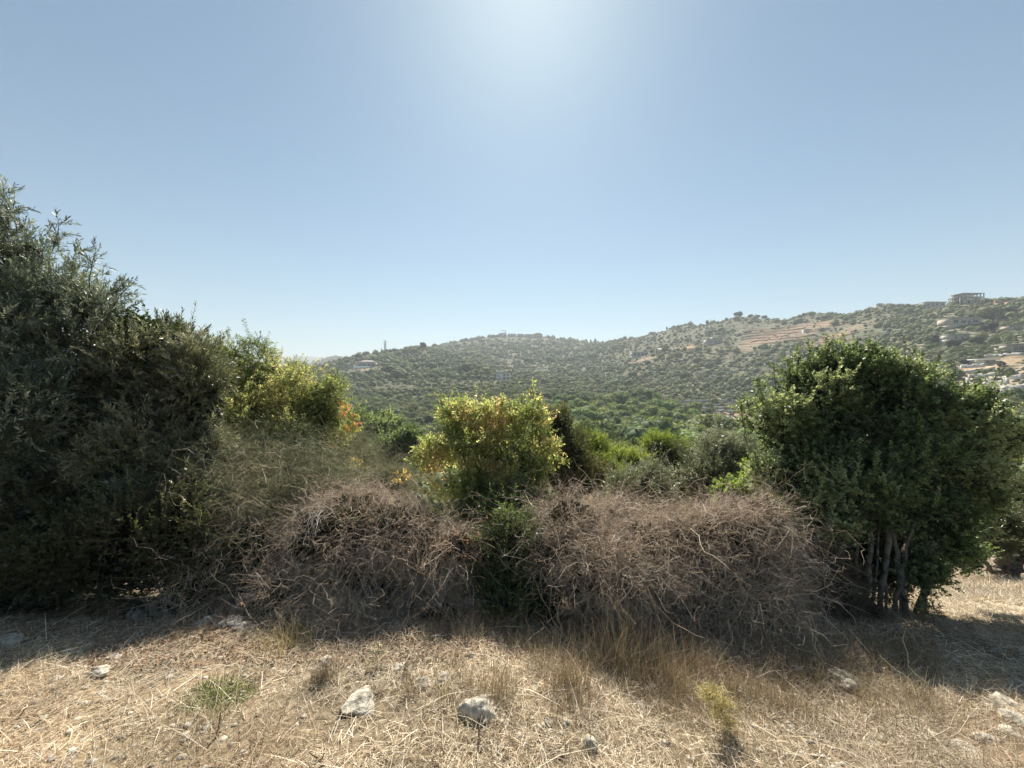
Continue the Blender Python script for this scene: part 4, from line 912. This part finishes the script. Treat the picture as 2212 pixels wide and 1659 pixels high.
plant('lentisk_shrub', 'dark glossy shrub growing under the pistachio bush down to the ground', 'shrub', 7, G(1110, 3.6),
  [Lb(1110, 1110, 3.75, 75, 55), Lb(1120, 1180, 3.3, 80, 80), Lb(1100, 1290, 3.1, 85, 60), Lb(1060, 1200, 3.3, 60, 70), Lb(1040, 1130, 3.9, 70, 50), Lb(1100, 1260, 3.25, 80, 65), Lb(1170, 1100, 4.0, 45, 35), Lb(1030, 1230, 3.6, 40, 60), Lb(1180, 1260, 3.25, 50, 55)], 5600, .12, 11, .030, .0095,
  [(3, (.09, .14, .05)), (2, (.15, .21, .08)), (2, (.05, .075, .03))], M_gloss, up=.4, outw=.8, inner=8500, innersz=.06, innercol=(.022, .03, .016), branches=30, stems=[([G(1110, 3.7) - (0, 0, .1), P(1110, 1200, 3.75)], .02, .014)])

# --- behind the hedge, centre right
def bush(name, label, seed, px_, Y_, lobs, n, L, nl, ll, lw, pal, mat, inner=3000, **k):
    return plant(name, label, k.pop('cat', 'tree'), seed, G(px_, Y_), lobs, n, L, nl, ll, lw, pal, mat, inner=inner, stems=[([G(px_, Y_) - (0, 0, .2), np.array(lobs[0][:3])], .06, .03)], **k)
bush('cypress_bush', 'dark brownish upright tree behind the pistachio bush', 11, 1215, 8.5, [Lb(1205, 930, 8.6, 38, 48), Lb(1225, 985, 8.4, 52, 50), Lb(1240, 1040, 8.2, 75, 45), Lb(1190, 1000, 8.4, 40, 60)], 3200, .25, 12, .05, .018, [(3, (.075, .085, .035)), (2, (.11, .12, .045)), (1, (.14, .11, .06))], M_leaf, 7000, innersz=.12, up=1.0, outw=.5)
bush('young_pine', 'bushy yellow-green pine between pistachio bush and silver olive', 12, 1290, 10, [Lb(1275, 975, 10.5, 42, 42), Lb(1300, 1020, 10, 46, 52), Lb(1255, 1020, 10, 30, 40)], 2400, .26, 12, .07, .012, [(3, (0.176, 0.243, 0.054)), (2, (0.270, 0.338, 0.081)), (1, (0.108, 0.149, 0.041))], M_glow, 4500, innersz=.14, up=.8)
bush('young_pine', 'tallest dark-shaded pine with bright top right of centre', 13, 1435, 14, [Lb(1425, 972, 14.5, 42, 40), Lb(1455, 1000, 14, 50, 50), Lb(1488, 998, 14, 38, 40), Lb(1420, 1030, 14, 38, 40), Lb(1470, 1055, 13.5, 45, 40)], 4200, .32, 12, .09, .016, [(3, (0.162, 0.230, 0.047)), (2, (0.243, 0.311, 0.068)), (2, (0.081, 0.108, 0.034))], M_glow, 7500, innersz=.18, up=.8)
bush('young_pine', 'pale green low pine between the two darker pines', 14, 1360, 13, [Lb(1345, 995, 13.5, 36, 28), Lb(1375, 1010, 13, 40, 32), Lb(1330, 1035, 12.5, 24, 26)], 2200, .3, 12, .08, .014, [(3, (0.257, 0.324, 0.081)), (2, (0.338, 0.392, 0.121))], M_glow, 2600, innersz=.16, up=.8)
bush('olive_tree', 'small silvery olive rising behind the right-centre bramble', 15, 1390, 6.2, [Lb(1385, 1055, 6.3, 60, 44), Lb(1350, 1075, 6.2, 40, 38), Lb(1418, 1030, 6.4, 30, 34), Lb(1430, 1090, 6.2, 40, 30)], 1900, .2, 13, .05, .012, [(3, (0.230, 0.257, 0.162)), (3, (0.338, 0.351, 0.257)), (1, (0.135, 0.162, 0.095))], M_olive, 2500, up=.7, long_frac=.15)
bush('olive_tree', 'wide silvery olive beside the big multi-stemmed oak', 16, 1570, 5.6, [Lb(1560, 985, 5.9, 50, 46), Lb(1535, 1040, 5.7, 58, 52), Lb(1590, 1050, 5.7, 50, 55), Lb(1510, 1080, 5.6, 34, 30), Lb(1620, 1000, 5.7, 32, 45)], 3400, .2, 13, .048, .012, [(3, (0.230, 0.257, 0.162)), (3, (0.351, 0.365, 0.270)), (1, (0.135, 0.162, 0.095))], M_olive, 3500, up=.6, long_frac=.15)
bush('smilax_vine', 'bright green leafy climber hanging on the silvery olive', 17, 1600, 4.9, [Lb(1590, 1070, 4.9, 40, 34), Lb(1620, 1030, 5.0, 22, 40), Lb(1565, 1080, 4.9, 22, 16)], 620, .13, 8, .042, .032, [(3, (.15, .24, .05)), (2, (.24, .33, .08)), (1, (.08, .13, .03))], M_leaf, 600, cat='vine', up=.2)
bush('holm_oak', 'dark rounded oak in the gap left of the pistachio bush', 18, 850, 24, [Lb(845, 970, 24, 42, 28), Lb(880, 955, 24, 36, 32), Lb(825, 985, 23.5, 26, 22), Lb(905, 985, 24, 26, 24)], 5200, .5, 10, .12, .07, OAK, M_leaf, 6000, innersz=.35)
bush('holm_oak', 'spreading green oak on the slope behind the sumac right edge', 19, 800, 38, [Lb(770, 915, 38, 34, 20), Lb(805, 925, 38, 36, 24), Lb(835, 915, 40, 26, 22), Lb(760, 935, 37, 22, 16)], 5200, .7, 10, .18, .1, OAK, M_leaf, 6000, innersz=.5)

# --- right: multi-stemmed oak
b4 = G(1890, 3.75)
stp = [((1960, 1300), (1935, 1180), (1900, 1060), .030), ((1985, 1310), (2015, 1200), (2060, 1060), .034), ((1870, 1290), (1880, 1150), (1860, 1000), .026), ((1900, 1300), (1925, 1120), (1960, 980), .024), ((1790, 1290), (1780, 1150), (1750, 1000), .026), ((1830, 1300), (1815, 1160), (1800, 1000), .018), ((1930, 1290), (1960, 1170), (2000, 1050), .020), ((1745, 1280), (1725, 1150), (1690, 1020), .018), ((1850, 1310), (1850, 1200), (1870, 1060), .016), ((1915, 1325), (1912, 1200), (1920, 1080), .012), ((1945, 1315), (1950, 1200), (1975, 1080), .014), ((1880, 1320), (1895, 1220), (1900, 1100), .012), ((2000, 1305), (1995, 1200), (2010, 1080), .016), ((1810, 1320), (1800, 1200), (1790, 1080), .012), ((1770, 1320), (1765, 1200), (1760, 1080), .012)]
stems = [([G(a[0], 3.72) - (0, 0, .06), P(*b_, 3.8), P(*c, 3.9)], r_, r_*.6) for a, b_, c, r_ in stp]
plant('holm_oak', 'large multi-stemmed evergreen oak dominating the right side', 'tree', 8, b4,
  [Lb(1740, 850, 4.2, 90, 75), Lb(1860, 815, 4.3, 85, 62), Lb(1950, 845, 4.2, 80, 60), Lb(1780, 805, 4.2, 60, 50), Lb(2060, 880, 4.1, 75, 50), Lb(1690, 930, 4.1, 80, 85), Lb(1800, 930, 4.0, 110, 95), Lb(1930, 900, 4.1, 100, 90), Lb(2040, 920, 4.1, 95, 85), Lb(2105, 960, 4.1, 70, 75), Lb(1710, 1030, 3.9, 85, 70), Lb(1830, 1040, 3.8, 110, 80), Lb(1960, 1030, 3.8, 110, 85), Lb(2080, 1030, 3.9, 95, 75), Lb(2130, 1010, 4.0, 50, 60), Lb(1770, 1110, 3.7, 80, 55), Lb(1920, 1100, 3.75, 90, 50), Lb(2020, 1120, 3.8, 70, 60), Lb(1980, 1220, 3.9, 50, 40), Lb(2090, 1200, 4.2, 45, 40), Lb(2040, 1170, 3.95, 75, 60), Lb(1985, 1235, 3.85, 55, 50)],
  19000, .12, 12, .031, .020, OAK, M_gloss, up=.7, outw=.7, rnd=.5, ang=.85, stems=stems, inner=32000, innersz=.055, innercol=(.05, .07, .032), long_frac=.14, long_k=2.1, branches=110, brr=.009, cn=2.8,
  shoots=[((1680, 900), (1672, 790), 4.2, 12), ((1745, 830), (1748, 745), 4.2, 12), ((1820, 800), (1818, 735), 4.3, 12), ((1835, 800), (1845, 748), 4.3, 10), ((1940, 850), (1958, 790), 4.2, 10), ((1905, 830), (1912, 770), 4.3, 10), ((1700, 880), (1704, 775), 4.2, 22), ((1780, 830), (1784, 738), 4.25, 24), ((1870, 820), (1880, 742), 4.3, 22), ((1720, 860), (1726, 762), 4.2, 20), ((1990, 880), (1998, 800), 4.15, 20), ((2100, 920), (2112, 838), 4.1, 20), ((2140, 950), (2160, 865), 4.1, 18), ((1650, 930), (1640, 830), 4.1, 20), ((1925, 850), (1932, 768), 4.2, 18), ((2150, 1000), (2195, 920), 4.1, 16), ((1615, 960), (1600, 880), 4.0, 14), ((2050, 870), (2062, 830), 4.1, 8), ((1625, 900), (1612, 860), 4.1, 8)])
plant('evergreen_shrub', 'dark leafy undergrowth shrub filling the space behind the oak stems', 'shrub', 92, G(1860, 4.1),
  [Lb(1750, 1160, 4.05, 70, 80), Lb(1840, 1170, 4.1, 80, 80), Lb(1920, 1170, 4.15, 60, 70), Lb(1790, 1240, 4.0, 80, 60), Lb(1880, 1240, 4.1, 70, 50), Lb(1700, 1230, 3.9, 50, 70)], 4200, .12, 10, .03, .017,
  [(2, (.06, .09, .04)), (2, (.10, .14, .06)), (1, (.14, .12, .07))], M_gloss, inner=12000, innersz=.06, innercol=(.03, .04, .02), branches=40)
mound('stem_thicket', 'dark brown thicket of thin stems around the oak base', 'thicket', 91, G(1850, 3.35), [Lb(1740, 1250, 3.45, 45, 90), Lb(1790, 1290, 3.5, 55, 70), Lb(1850, 1330, 3.6, 70, 40)], n=1800, fine=2500, dead=800, green=4000, inner=6000, big=60, cols=[(1, (.13, .10, .075)), (1, (.2, .16, .11))], sagk=.1)
# far right olive on the bare slope
b5 = G(2188, 6.6); q = lambda a, c, Y=6.6: P(a, c, Y)
plant('olive_tree', 'old forked olive tree on the bare slope at the right edge', 'tree', 9, b5,
  [Lb(2180, 1130, 6.7, 75, 48), Lb(2260, 1120, 6.8, 75, 60), Lb(2130, 1170, 6.4, 50, 36), Lb(2230, 1180, 6.5, 55, 30), Lb(2120, 1110, 6.8, 50, 35), Lb(2220, 1080, 7.0, 60, 40)], 4600, .2, 13, .05, .014, [(3, (.10, .13, .05)), (2, (.16, .18, .08)), (1, (.07, .09, .04))], M_olive,
  stems=[([b5 - (0, 0, .1), q(2172, 1220), q(2160, 1175)], .13, .07), ([q(2180, 1232), q(2205, 1212), q(2218, 1180)], .09, .06), ([q(2176, 1236), q(2145, 1232), q(2118, 1205)], .05, .03)], inner=6000, innersz=.09, branches=30, brr=.015)
for k, (px_, Y_, rr_, l_) in enumerate([(2135, 12, 60, 'loose green olive behind the oak and above the bare slope'), (2250, 14, 55, 'olive crown cut by the right edge above the bare slope'), (2040, 13, 55, 'olive half hidden behind the oak stems')]):
    g_ = G(px_, Y_); s = rr_/F*Y_; plant('olive_tree', l_, 'tree', 95 + k, g_, [(g_[0], g_[1], g_[2] + s*1.6, s, s, s*.9), (g_[0] + s*.7, g_[1], g_[2] + s*1.4, s*.7, s*.7, s*.7), (g_[0] - s*.7, g_[1], g_[2] + s*1.3, s*.7, s*.7, s*.6)], 2600, .28, 12, .08, .022, [(3, (.10, .13, .05)), (2, (.16, .18, .08)), (1, (.07, .09, .04))], M_olive,
      stems=[([g_ - (0, 0, .1), g_ + (0, 0, s*.9)], .12, .07)], inner=4000, innersz=.16, branches=20, group='olives standing beyond the bare right slope')

# ------------------------------------------------------------------ stones
def rock(name, label, px, py, wpx, hpx, seed, group=None, Y=None, sinkf=.3, mat=None):
    p = gplace(px, py) if Y is None else G(px, Y); r = rng_(seed); Y = p[1]; sm = 1.25 if wpx < 42 else (.8 if wpx < 70 else 1.0); w = wpx/F*Y*.57*sm; h = hpx/F*Y*.50*sm
    import bmesh
    bm = bmesh.new(); bmesh.ops.create_icosphere(bm, subdivisions=4, radius=1); me = bpy.data.meshes.new(name)
    pl = nrm(r.normal(size=(16, 3))); off = .62 + .3*r.random(16)
    co = np.array([v.co[:] for v in bm.verts])*1.15
    for a, o_ in zip(pl, off):
        k = co @ a - o_; k = np.maximum(k, 0); co = co - a*k[:, None]*.92
    co *= 1 + .20*fbm(co[:, 0]*2.3 + seed, co[:, 1]*2.3 + co[:, 2]*2.1, 5, seed)[:, None] + .10*fbm(co[:, 0]*9 + seed, co[:, 1]*9 + co[:, 2]*7, 3, seed)[:, None]
    co *= np.array([w, w*(.7 + .3*r.random()), h])
    for v, c in zip(bm.verts, co): v.co = c
    bm.to_mesh(me); bm.free(); me.materials.append(mat or M_rock)
    for q_ in me.polygons: q_.use_smooth = True
    o = link(name, me); o.location = (p[0], p[1], p[2] + (h*.15 if wpx < 70 else -h*.22)); o.rotation_euler = (0, 0, r.random()*.6 - .3)
    tag(o, label, 'rock', group)
RK = [(1040, 1533, 84, 58, 'big rounded limestone boulder half sunk in straw, bottom centre'), (778, 1520, 72, 52, 'jagged white rock left of the big round boulder'), (1275, 1618, 26, 34, 'small upright pointed white stone near the bottom edge'),
 (1815, 1462, 60, 34, 'flat white slab at the shadow edge under the oak'), (1835, 1484, 42, 26, 'pale stone just in front of the flat white slab'), (314, 1332, 40, 36, 'bluish grey stone in shade, in front of the shaded stone group'), (300, 1312, 44, 30, 'pale stone behind the bluish grey stone'),
 (352, 1298, 24, 22, 'small bright white stone beside the dark olive foot'), (335, 1318, 30, 14, 'thin flat stone between shaded stones'), (545, 1318, 46, 32, 'dusty stone half under the bramble edge'), (505, 1345, 34, 16, 'flat beige stone in front of the bramble edge'), (478, 1352, 22, 14, 'small beige stone left of the flat beige one'),
 (520, 1360, 20, 16, 'round pale pebble-like stone in the stone row'), (538, 1362, 18, 14, 'second round pale stone in the stone row'), (440, 1345, 26, 12, 'flattish stone at the sunlit edge of the left shade'), (1040+145, 1565, 16, 14, 'small white stone right of the big round boulder'),
 (1005-190+45, 1445, 20, 14, 'small pale stone behind the jagged white rock'), (960, 1470, 28, 22, 'low white stone in grass above the big boulder'), (915, 1480, 30, 22, 'white crusted stone between jagged rock and big boulder'), (700, 1430, 24, 14, 'small yellowish stone behind the dark dry tuft'),
 (250, 1420, 26, 14, 'grey stone in the left shade, nearest the sunny edge'), (215, 1455, 30, 24, 'grey upright stone in the middle of the left shade'), (140, 1415, 22, 12, 'grey stone deep in the left shade'), (120, 1468, 22, 14, 'pale grey stone low in the left shade'), (20, 1390, 40, 22, 'bluish stone at the left edge in shade'),
 (2165, 1520, 40, 16, 'bright flat stone at right edge below the oak shadow'), (2195, 1555, 34, 18, 'yellowish flat stone at the right edge'), (2185, 1590, 40, 14, 'long pale stone near the lower right corner'), (2130, 1600, 34, 18, 'broad pale stone left of the long pale one'), (2080, 1620, 36, 12, 'flat chip of stone near the bottom right'),
 (1385, 1530, 18, 16, 'tiny white stone right of the grass reeds'), (1020, 1395+25, 16, 14, 'small stone lying under the dry reeds'), (1720, 1445, 20, 12, 'small stone left of the flat white slab'), (2205, 1478, 24, 14, 'grey stone in the oak shadow at right edge')]
for k, a in enumerate(RK): rock('limestone_boulder' if a[2] > 60 else 'stone', a[4], a[0], a[1], a[2], a[3], 900 + k, group=None if a[2] > 60 else 'loose stones lying on the straw')
# pebbles: uncountable
r = rng_(12); n = 8000; Yp = 1.3 + 3.6*r.random(n)**1.3; xp = (r.random(n)*2 - 1)*1.45*Yp; ok = (fbm(xp*1.1, Yp*1.1, 3, 15) > -.05) | (xp/Yp < -.75) | (xp/Yp > 1.0); xp, Yp = xp[ok], Yp[ok]; n = len(xp)
a, b_ = 6, 3; th = np.linspace(0, 2*np.pi, a, endpoint=False); pv = np.array([(np.cos(t)*rr, np.sin(t)*rr, zz) for rr, zz in ((1, 0), (.9, .45), (.45, .75)) for t in th] + [(0, 0, .8)])
pf = np.array([(i*a + j, i*a + (j+1) % a, (i+1)*a + (j+1) % a, (i+1)*a + j) for i in range(2) for j in range(a)]); pt = np.array([(12 + j, 12 + (j+1) % a, 18) for j in range(a)])
sz = .004 + .015*r.random(n)**2.5; V = pv[None]*(.7 + .6*r.random((n, 19, 1)))*sz[:, None, None]*np.stack([np.ones(n), .6+.5*r.random(n), .7*np.ones(n)], 1)[:, None] + np.stack([xp, Yp, zt(xp, Yp)], 1)[:, None]
B = Buf(); cc = np.array([.46, .42, .35])*(.6 + .6*r.random((n, 1))); off = (np.arange(n)*19)[:, None, None]
B.add(V.reshape(-1, 3), [(pf[None] + off).reshape(-1, 4), (pt[None] + off).reshape(-1, 3)], np.repeat(cc, 19, 0)); pb = B.obj('pebbles', M_twig); tag(pb, 'pale limestone pebbles and chips scattered through the straw', None, None, 'stuff')

# ------------------------------------------------------------------ dry grass and straw
def blades(B, rng, x, y, L, W, ang, az, cols, bend=.4, lift=.0, K=3):
    n = len(x); base = np.stack([x, y, zt(x, y) + lift], 1); h = np.stack([np.cos(az), np.sin(az), np.zeros(n)], 1); s = np.linspace(0, 1, K)
    el = ang[:, None] - bend*s[None]*(.5 + rng.random((n, 1)))
    step = L[:, None]/(K-1); dx = np.concatenate([np.zeros((n, 1)), np.cumsum(np.cos(el[:, :-1])*step, 1)], 1); dz = np.concatenate([np.zeros((n, 1)), np.cumsum(np.sin(el[:, :-1])*step, 1)], 1)
    Q = base[:, None] + h[:, None]*dx[..., None]; Q[..., 2] += dz; zz = zt(Q[..., 0], Q[..., 1]) + .003; Q[..., 2] = np.maximum(Q[..., 2], zz)
    side = np.stack([-np.sin(az), np.cos(az), np.zeros(n)], 1) + rng.normal(size=(n, 3))*.4; side = nrm(side)
    w_ = W[:, None]*np.array([1, .85, .3])[None] if K == 3 else W[:, None]*np.linspace(1, .3, K)[None]
    V = np.stack([Q - side[:, None]*w_[..., None]*.5, Q + side[:, None]*w_[..., None]*.5], 2).reshape(-1, 3)
    i = (np.arange(n)*K*2)[:, None, None]; k = (np.arange(K-1)*2)[None, :, None]; Fq = (i + k + np.array([0, 1, 3, 2])[None, None]).reshape(-1, 4)
    B.add(V, Fq, np.repeat(cols, K*2, 0))
RD = [(.27, .23, .14), (.36, .29, .19), (.19, .17, .10), (.48, .40, .28), (.33, .21, .14)]
STR = np.array([(.62, .53, .39), (.74, .66, .51), (.52, .43, .31), (.38, .30, .21), (.84, .78, .64), (.27, .20, .14)])
def straw_col(rng, x, y, n):
    red = sstep(.0, .35, fbm(x*.8, y*.8, 3, 55))
    i = rng.choice(6, n, p=[.26, .20, .19, .14, .07, .14]); c = STR[i]*(.8 + .4*rng.random((n, 1)))*(1 + .55*fbm(x*2.1 + 3, y*2.1, 3, 58))[:, None]
    return c*(1 - red[:, None]*.28) + red[:, None]*.28*np.array([.40, .26, .16])*(.6+.8*rng.random((n, 1)))
r = rng_(13); B = Buf()
n = 310000; Yg = 1.15 + (r.random(n)**1.35)*4.6; xg = (r.random(n)*2 - 1)*(1.5*Yg + .3)
dens = .72 + 1.9*fbm(xg*2.0, Yg*2.0, 3, 45) - .35*(xg/Yg < -.7); ok = r.random(n) < np.clip(dens, .22, 1); xg, Yg = xg[ok], Yg[ok]; n = len(xg)
blades(B, r, xg, Yg, .025 + .09*r.random(n)**2, .0013 + .0027*r.random(n)**1.5, r.normal(size=n)*.18 + .12, r.random(n)*6.28, straw_col(r, xg, Yg, n)*1.08, .25, lift=.002 + .022*r.random(n)**2)
n = 60000; Yg = 1.2 + r.random(n)**1.1*5.2; xg = (r.random(n)*2 - 1)*(1.45*Yg)
dens = fbm(xg*1.3 + 7, Yg*1.3, 3, 46) + .35*np.exp(-((Yg - 2.4)/.5)**2)*(xg > -.2)*(xg < 3); ok = dens > .02 + .25*(r.random(n) - .5); xg, Yg = xg[ok], Yg[ok]; n = len(xg)
blades(B, r, xg, Yg, .05 + .10*r.random(n), .0012 + .0012*r.random(n), 1.15 + .3*r.normal(size=n), r.random(n)*6.28, straw_col(r, xg, Yg, n)*.85, .5)
n = 2600; Yg = 1.2 + r.random(n)**1.2*3.6; xg = (r.random(n)*2 - 1)*(1.45*Yg)
blades(B, r, xg, Yg, .14 + .24*r.random(n)**2, .0022 + .0020*r.random(n), .1 + .22*r.normal(size=n), r.random(n)*6.28, straw_col(r, xg, Yg, n)*1.1, .5, lift=.03*r.random(n), K=3)
n = 16000; Yg = 1.95 + r.random(n)*1.0; xg = -.6 + 3.6*r.random(n); cl = fbm(xg*3.2, Yg*3.2, 2, 49); ok = (cl > .06) & (Yg > 2.0 + .05*xg); xg, Yg = xg[ok], Yg[ok]; n = len(xg)
blades(B, r, xg, Yg, .07 + .15*r.random(n)**1.5, .0011 + .0010*r.random(n), 1.25 + .3*r.normal(size=n), r.random(n)*6.28, np.array(RD)[r.choice(5, n)]*(.6 + .8*r.random((n, 1))), .6, K=4)
gs = B.obj('dry_grass', M_straw); tag(gs, 'matted straw-coloured dry grass and litter covering the ground', None, None, 'stuff')
# far slope grass (coarser)
B = Buf(); n = 60000; Yg = 4.5 + r.random(n)*9; xg = Yg*(1.0 + .5*r.random(n)); blades(B, r, xg, Yg, .08 + .12*r.random(n), .004 + .004*r.random(n), .4 + .5*r.random(n), r.random(n)*6.28, straw_col(r, xg, Yg, n)*.9, .5)
g2 = B.obj('slope_grass', M_straw); tag(g2, 'sparse dry grass on the bare slope under the right-edge olive', None, None, 'stuff')

def tuft(name, label, px, py, wpx, hpx, n, cols, seed, W=.0016, lean=.35, cat='grass tuft', group=None, K=3, Yx=None, bend=.5):
    p = gplace(px, py) if Yx is None else G(px, Yx); r = rng_(seed); Y = p[1]; w = wpx/F*Y*.6; h = hpx/F*Y; B = Buf()
    n = int(n*(1.05 if name == 'stem_tuft' else 1)); aa = r.random(n)*6.28; q = r.random(n)**.9*w; x = p[0] + np.cos(aa)*q; y = p[1] + np.sin(aa)*q*.7
    cs = np.array(cols)[r.choice(len(cols), n)]*(.7 + .6*r.random((n, 1)))
    blades(B, r, x, y, h*(.25 + .9*r.random(n)**1.3), W*(.7 + .6*r.random(n)), np.pi/2 - lean*np.abs(r.normal(size=n)), r.random(n)*6.28, cs, bend, K=4 if K == 4 else 3)
    o = B.obj(name, M_straw, None, origin=p); o.location = tuple(p); tag(o, label, cat, group); return o
GRN = [(.16, .22, .06), (.24, .28, .09), (.30, .30, .12), (.12, .16, .05)]
RD = [(.27, .23, .14), (.36, .29, .19), (.19, .17, .10), (.48, .40, .28), (.33, .21, .14)]
tuft('green_weed', 'low bright green weed patch on the straw, lower left', 470, 1505, 130, 24, 1000, GRN, 1001, .004, 1.2, 'weed')
tuft('dark_tuft', 'small dark dry tuft behind the jagged white rock', 695, 1478, 46, 48, 420, [(.12, .10, .07), (.2, .16, .11)], 1002, .0014, .5)
G_RE = 'tufts of dry brownish-green stems'
for k, (a, b_, c, d, m, l_) in enumerate([(1080, 1500, 80, 90, 260, 'upright brown-green stems just behind the big boulder'), (1230, 1480, 110, 130, 420, 'tall brown-green reed clump right of the boulder'), (1340, 1450, 120, 150, 520, 'tallest reed clump in front of the right-centre bramble'), (1450, 1480, 120, 120, 460, 'reed clump with reddish stems left of the yellow weed'),
   (1160, 1450, 100, 80, 260, 'short sparse stems under the lentisk hollow'), (880, 1500, 60, 70, 150, 'thin stems standing right of the jagged rock'), (1620, 1500, 100, 90, 260, 'reddish brown tuft right of the yellow weed'), (1500, 1440, 110, 70, 260, 'brown tuft at the foot of the tall right bramble'), (1700, 1520, 80, 60, 160, 'thin dry tuft left of the flat white slab'), (1960, 1500, 90, 60, 170, 'grey-green tuft at the oak shadow edge'), (820, 1500, 50, 40, 90, 'little straw tuft beside the jagged rock'), (450, 1560, 70, 50, 90, 'dark stubby stems below the green weed patch'), (620, 1395, 120, 70, 420, 'golden straw tuft under the small bramble dome')]):
    tuft('stem_tuft', l_, a, b_, c, d, m, RD if k != 12 else [(.55, .45, .22), (.62, .52, .30)], 1010 + k, .0017, .5 if k != 12 else .8, group=G_RE, K=4, bend=.35)
yb = gplace(1565, 1580)
plant('yellow_weed', 'bright pale-yellow branching weed standing right of the reeds', 'weed', 1040, yb, [Lb(1535, 1500, yb[1], 26, 22, .04), Lb(1560, 1530, yb[1], 24, 30, .04), Lb(1572, 1562, yb[1], 16, 18, .03)], 420, .045, 8, .008, .004, [(2, (.56, .50, .26)), (1, (.62, .56, .34))], M_straw, branches=24, brr=.0014, inner=0, bump=.5, rmin=.2, twr=.0010, twc=(.55, .46, .18), long_frac=0)
pl = gplace(815, 1440)
plant('pale_seedling', 'small pale-leaved seedling in front of the bramble shade', 'seedling', 1041, pl, [Lb(815, 1418, pl[1], 12, 20, .03)], 14, .05, 3, .030, .014, [(1, (.55, .54, .40))], M_leaf, branches=3, brr=.0018, inner=0, long_frac=0)
plant('pale_seedling', 'small green weed at the oak foot beside the sunny slope', 'seedling', 1042, G(2000, 3.3), [Lb(2005, 1318, 3.4, 34, 14, .08)], 60, .06, 6, .02, .012, [(1, (.20, .24, .10))], M_leaf, branches=4, brr=.0018, inner=0, long_frac=0)
r = rng_(14); n = 26000; Yl = 2.45 + 1.3*r.random(n); xl = (r.random(n)*2 - 1)*1.1*Yl; n = len(xl); B = Buf()
pos = np.stack([xl, Yl, zt(xl, Yl) + .004 + .03*r.random(n)**2], 1)
V, Fq = leaves(pos, nrm(r.normal(size=(n, 3))*(1, 1, .35)), nrm(r.normal(size=(n, 3))*.5 + (0, 0, 1)), .014 + .016*r.random(n), .012)
B.add(V, Fq, np.repeat(pick(r, [(3, (.26, .16, .11)), (3, (.34, .22, .14)), (2, (.20, .14, .10)), (1, (.48, .36, .24))], n), 4, 0)); ll_ = B.obj('leaf_litter', M_straw)
tag(ll_, 'reddish brown dead leaf litter on the ground along the bramble foot', None, None, 'stuff')
# cut stumps, fallen sticks and long stems
for k, (a, b_, L_, l_) in enumerate([(965, 1640, .09, 'cut brown stump with two prongs at the bottom centre'), (905+40, 1655, .06, 'short cut stump left of the two-pronged one'), (1045, 1600, .12, 'thin upright cut stem below the big boulder'), (690, 1640, .07, 'dark cut stem near the bottom left of centre'), (475, 1585, .10, 'thin dark broken stem in the straw, lower left')]):
    p = gplace(a, b_); deadwood('cut_stump', l_, 1060 + k, p, 3 if k < 2 else 2, L_, .005, (.20, .14, .09), (.008, .008, .001), (0, 0, 1), 'stump', 'cut stems sticking out of the straw', K=4)
for k, (a, b_, L_, dv, cc, l_) in enumerate([(20, 1545, .22, (1, -.25, .02), (.62, .52, .38), 'pale straight stick lying near the left edge'), (560, 1335, .5, (-.9, -.35, .35), (.45, .38, .28), 'bundle of long grey sticks leaning out of the bramble edge'), (350, 1370, .34, (.6, .1, .5), (.5, .42, .3), 'crossed pale sticks at the edge of the left shade'),
    (1780, 1440, .5, (-.55, .35, .8), (.42, .36, .25), 'long thin green-brown stem leaning across the right bramble foot'), (2010, 1500, .45, (-.8, .25, .45), (.40, .38, .24), 'long leaning stem in front of the oak shadow'), (1180, 1640, .16, (1, .05, .03), (.12, .09, .08), 'short dark stick lying near the bottom centre'), (1210, 1380, .35, (-.4, .2, .9), (.46, .38, .25), 'fan of pale stems rising before the right-centre bramble'),
    (850, 1390, .5, (.9, -.1, .35), (.34, .26, .19), 'arching dry stem lying across the hollow shade'), (1430, 1560, .22, (.6, .3, .3), (.40, .30, .22), 'curved brown stick right of the boulder'), (1990, 1600, .3, (.9, -.3, .08), (.55, .46, .34), 'long pale straw stalks at lower right')]):
    p = gplace(a, b_); deadwood('fallen_stick', l_, 1080 + k, p + (0, 0, .01), 2 if k in (0, 5, 8) else 5, L_, .0028, cc, (.03, .03, .003), dv, 'stick', 'sticks and stems lying about')
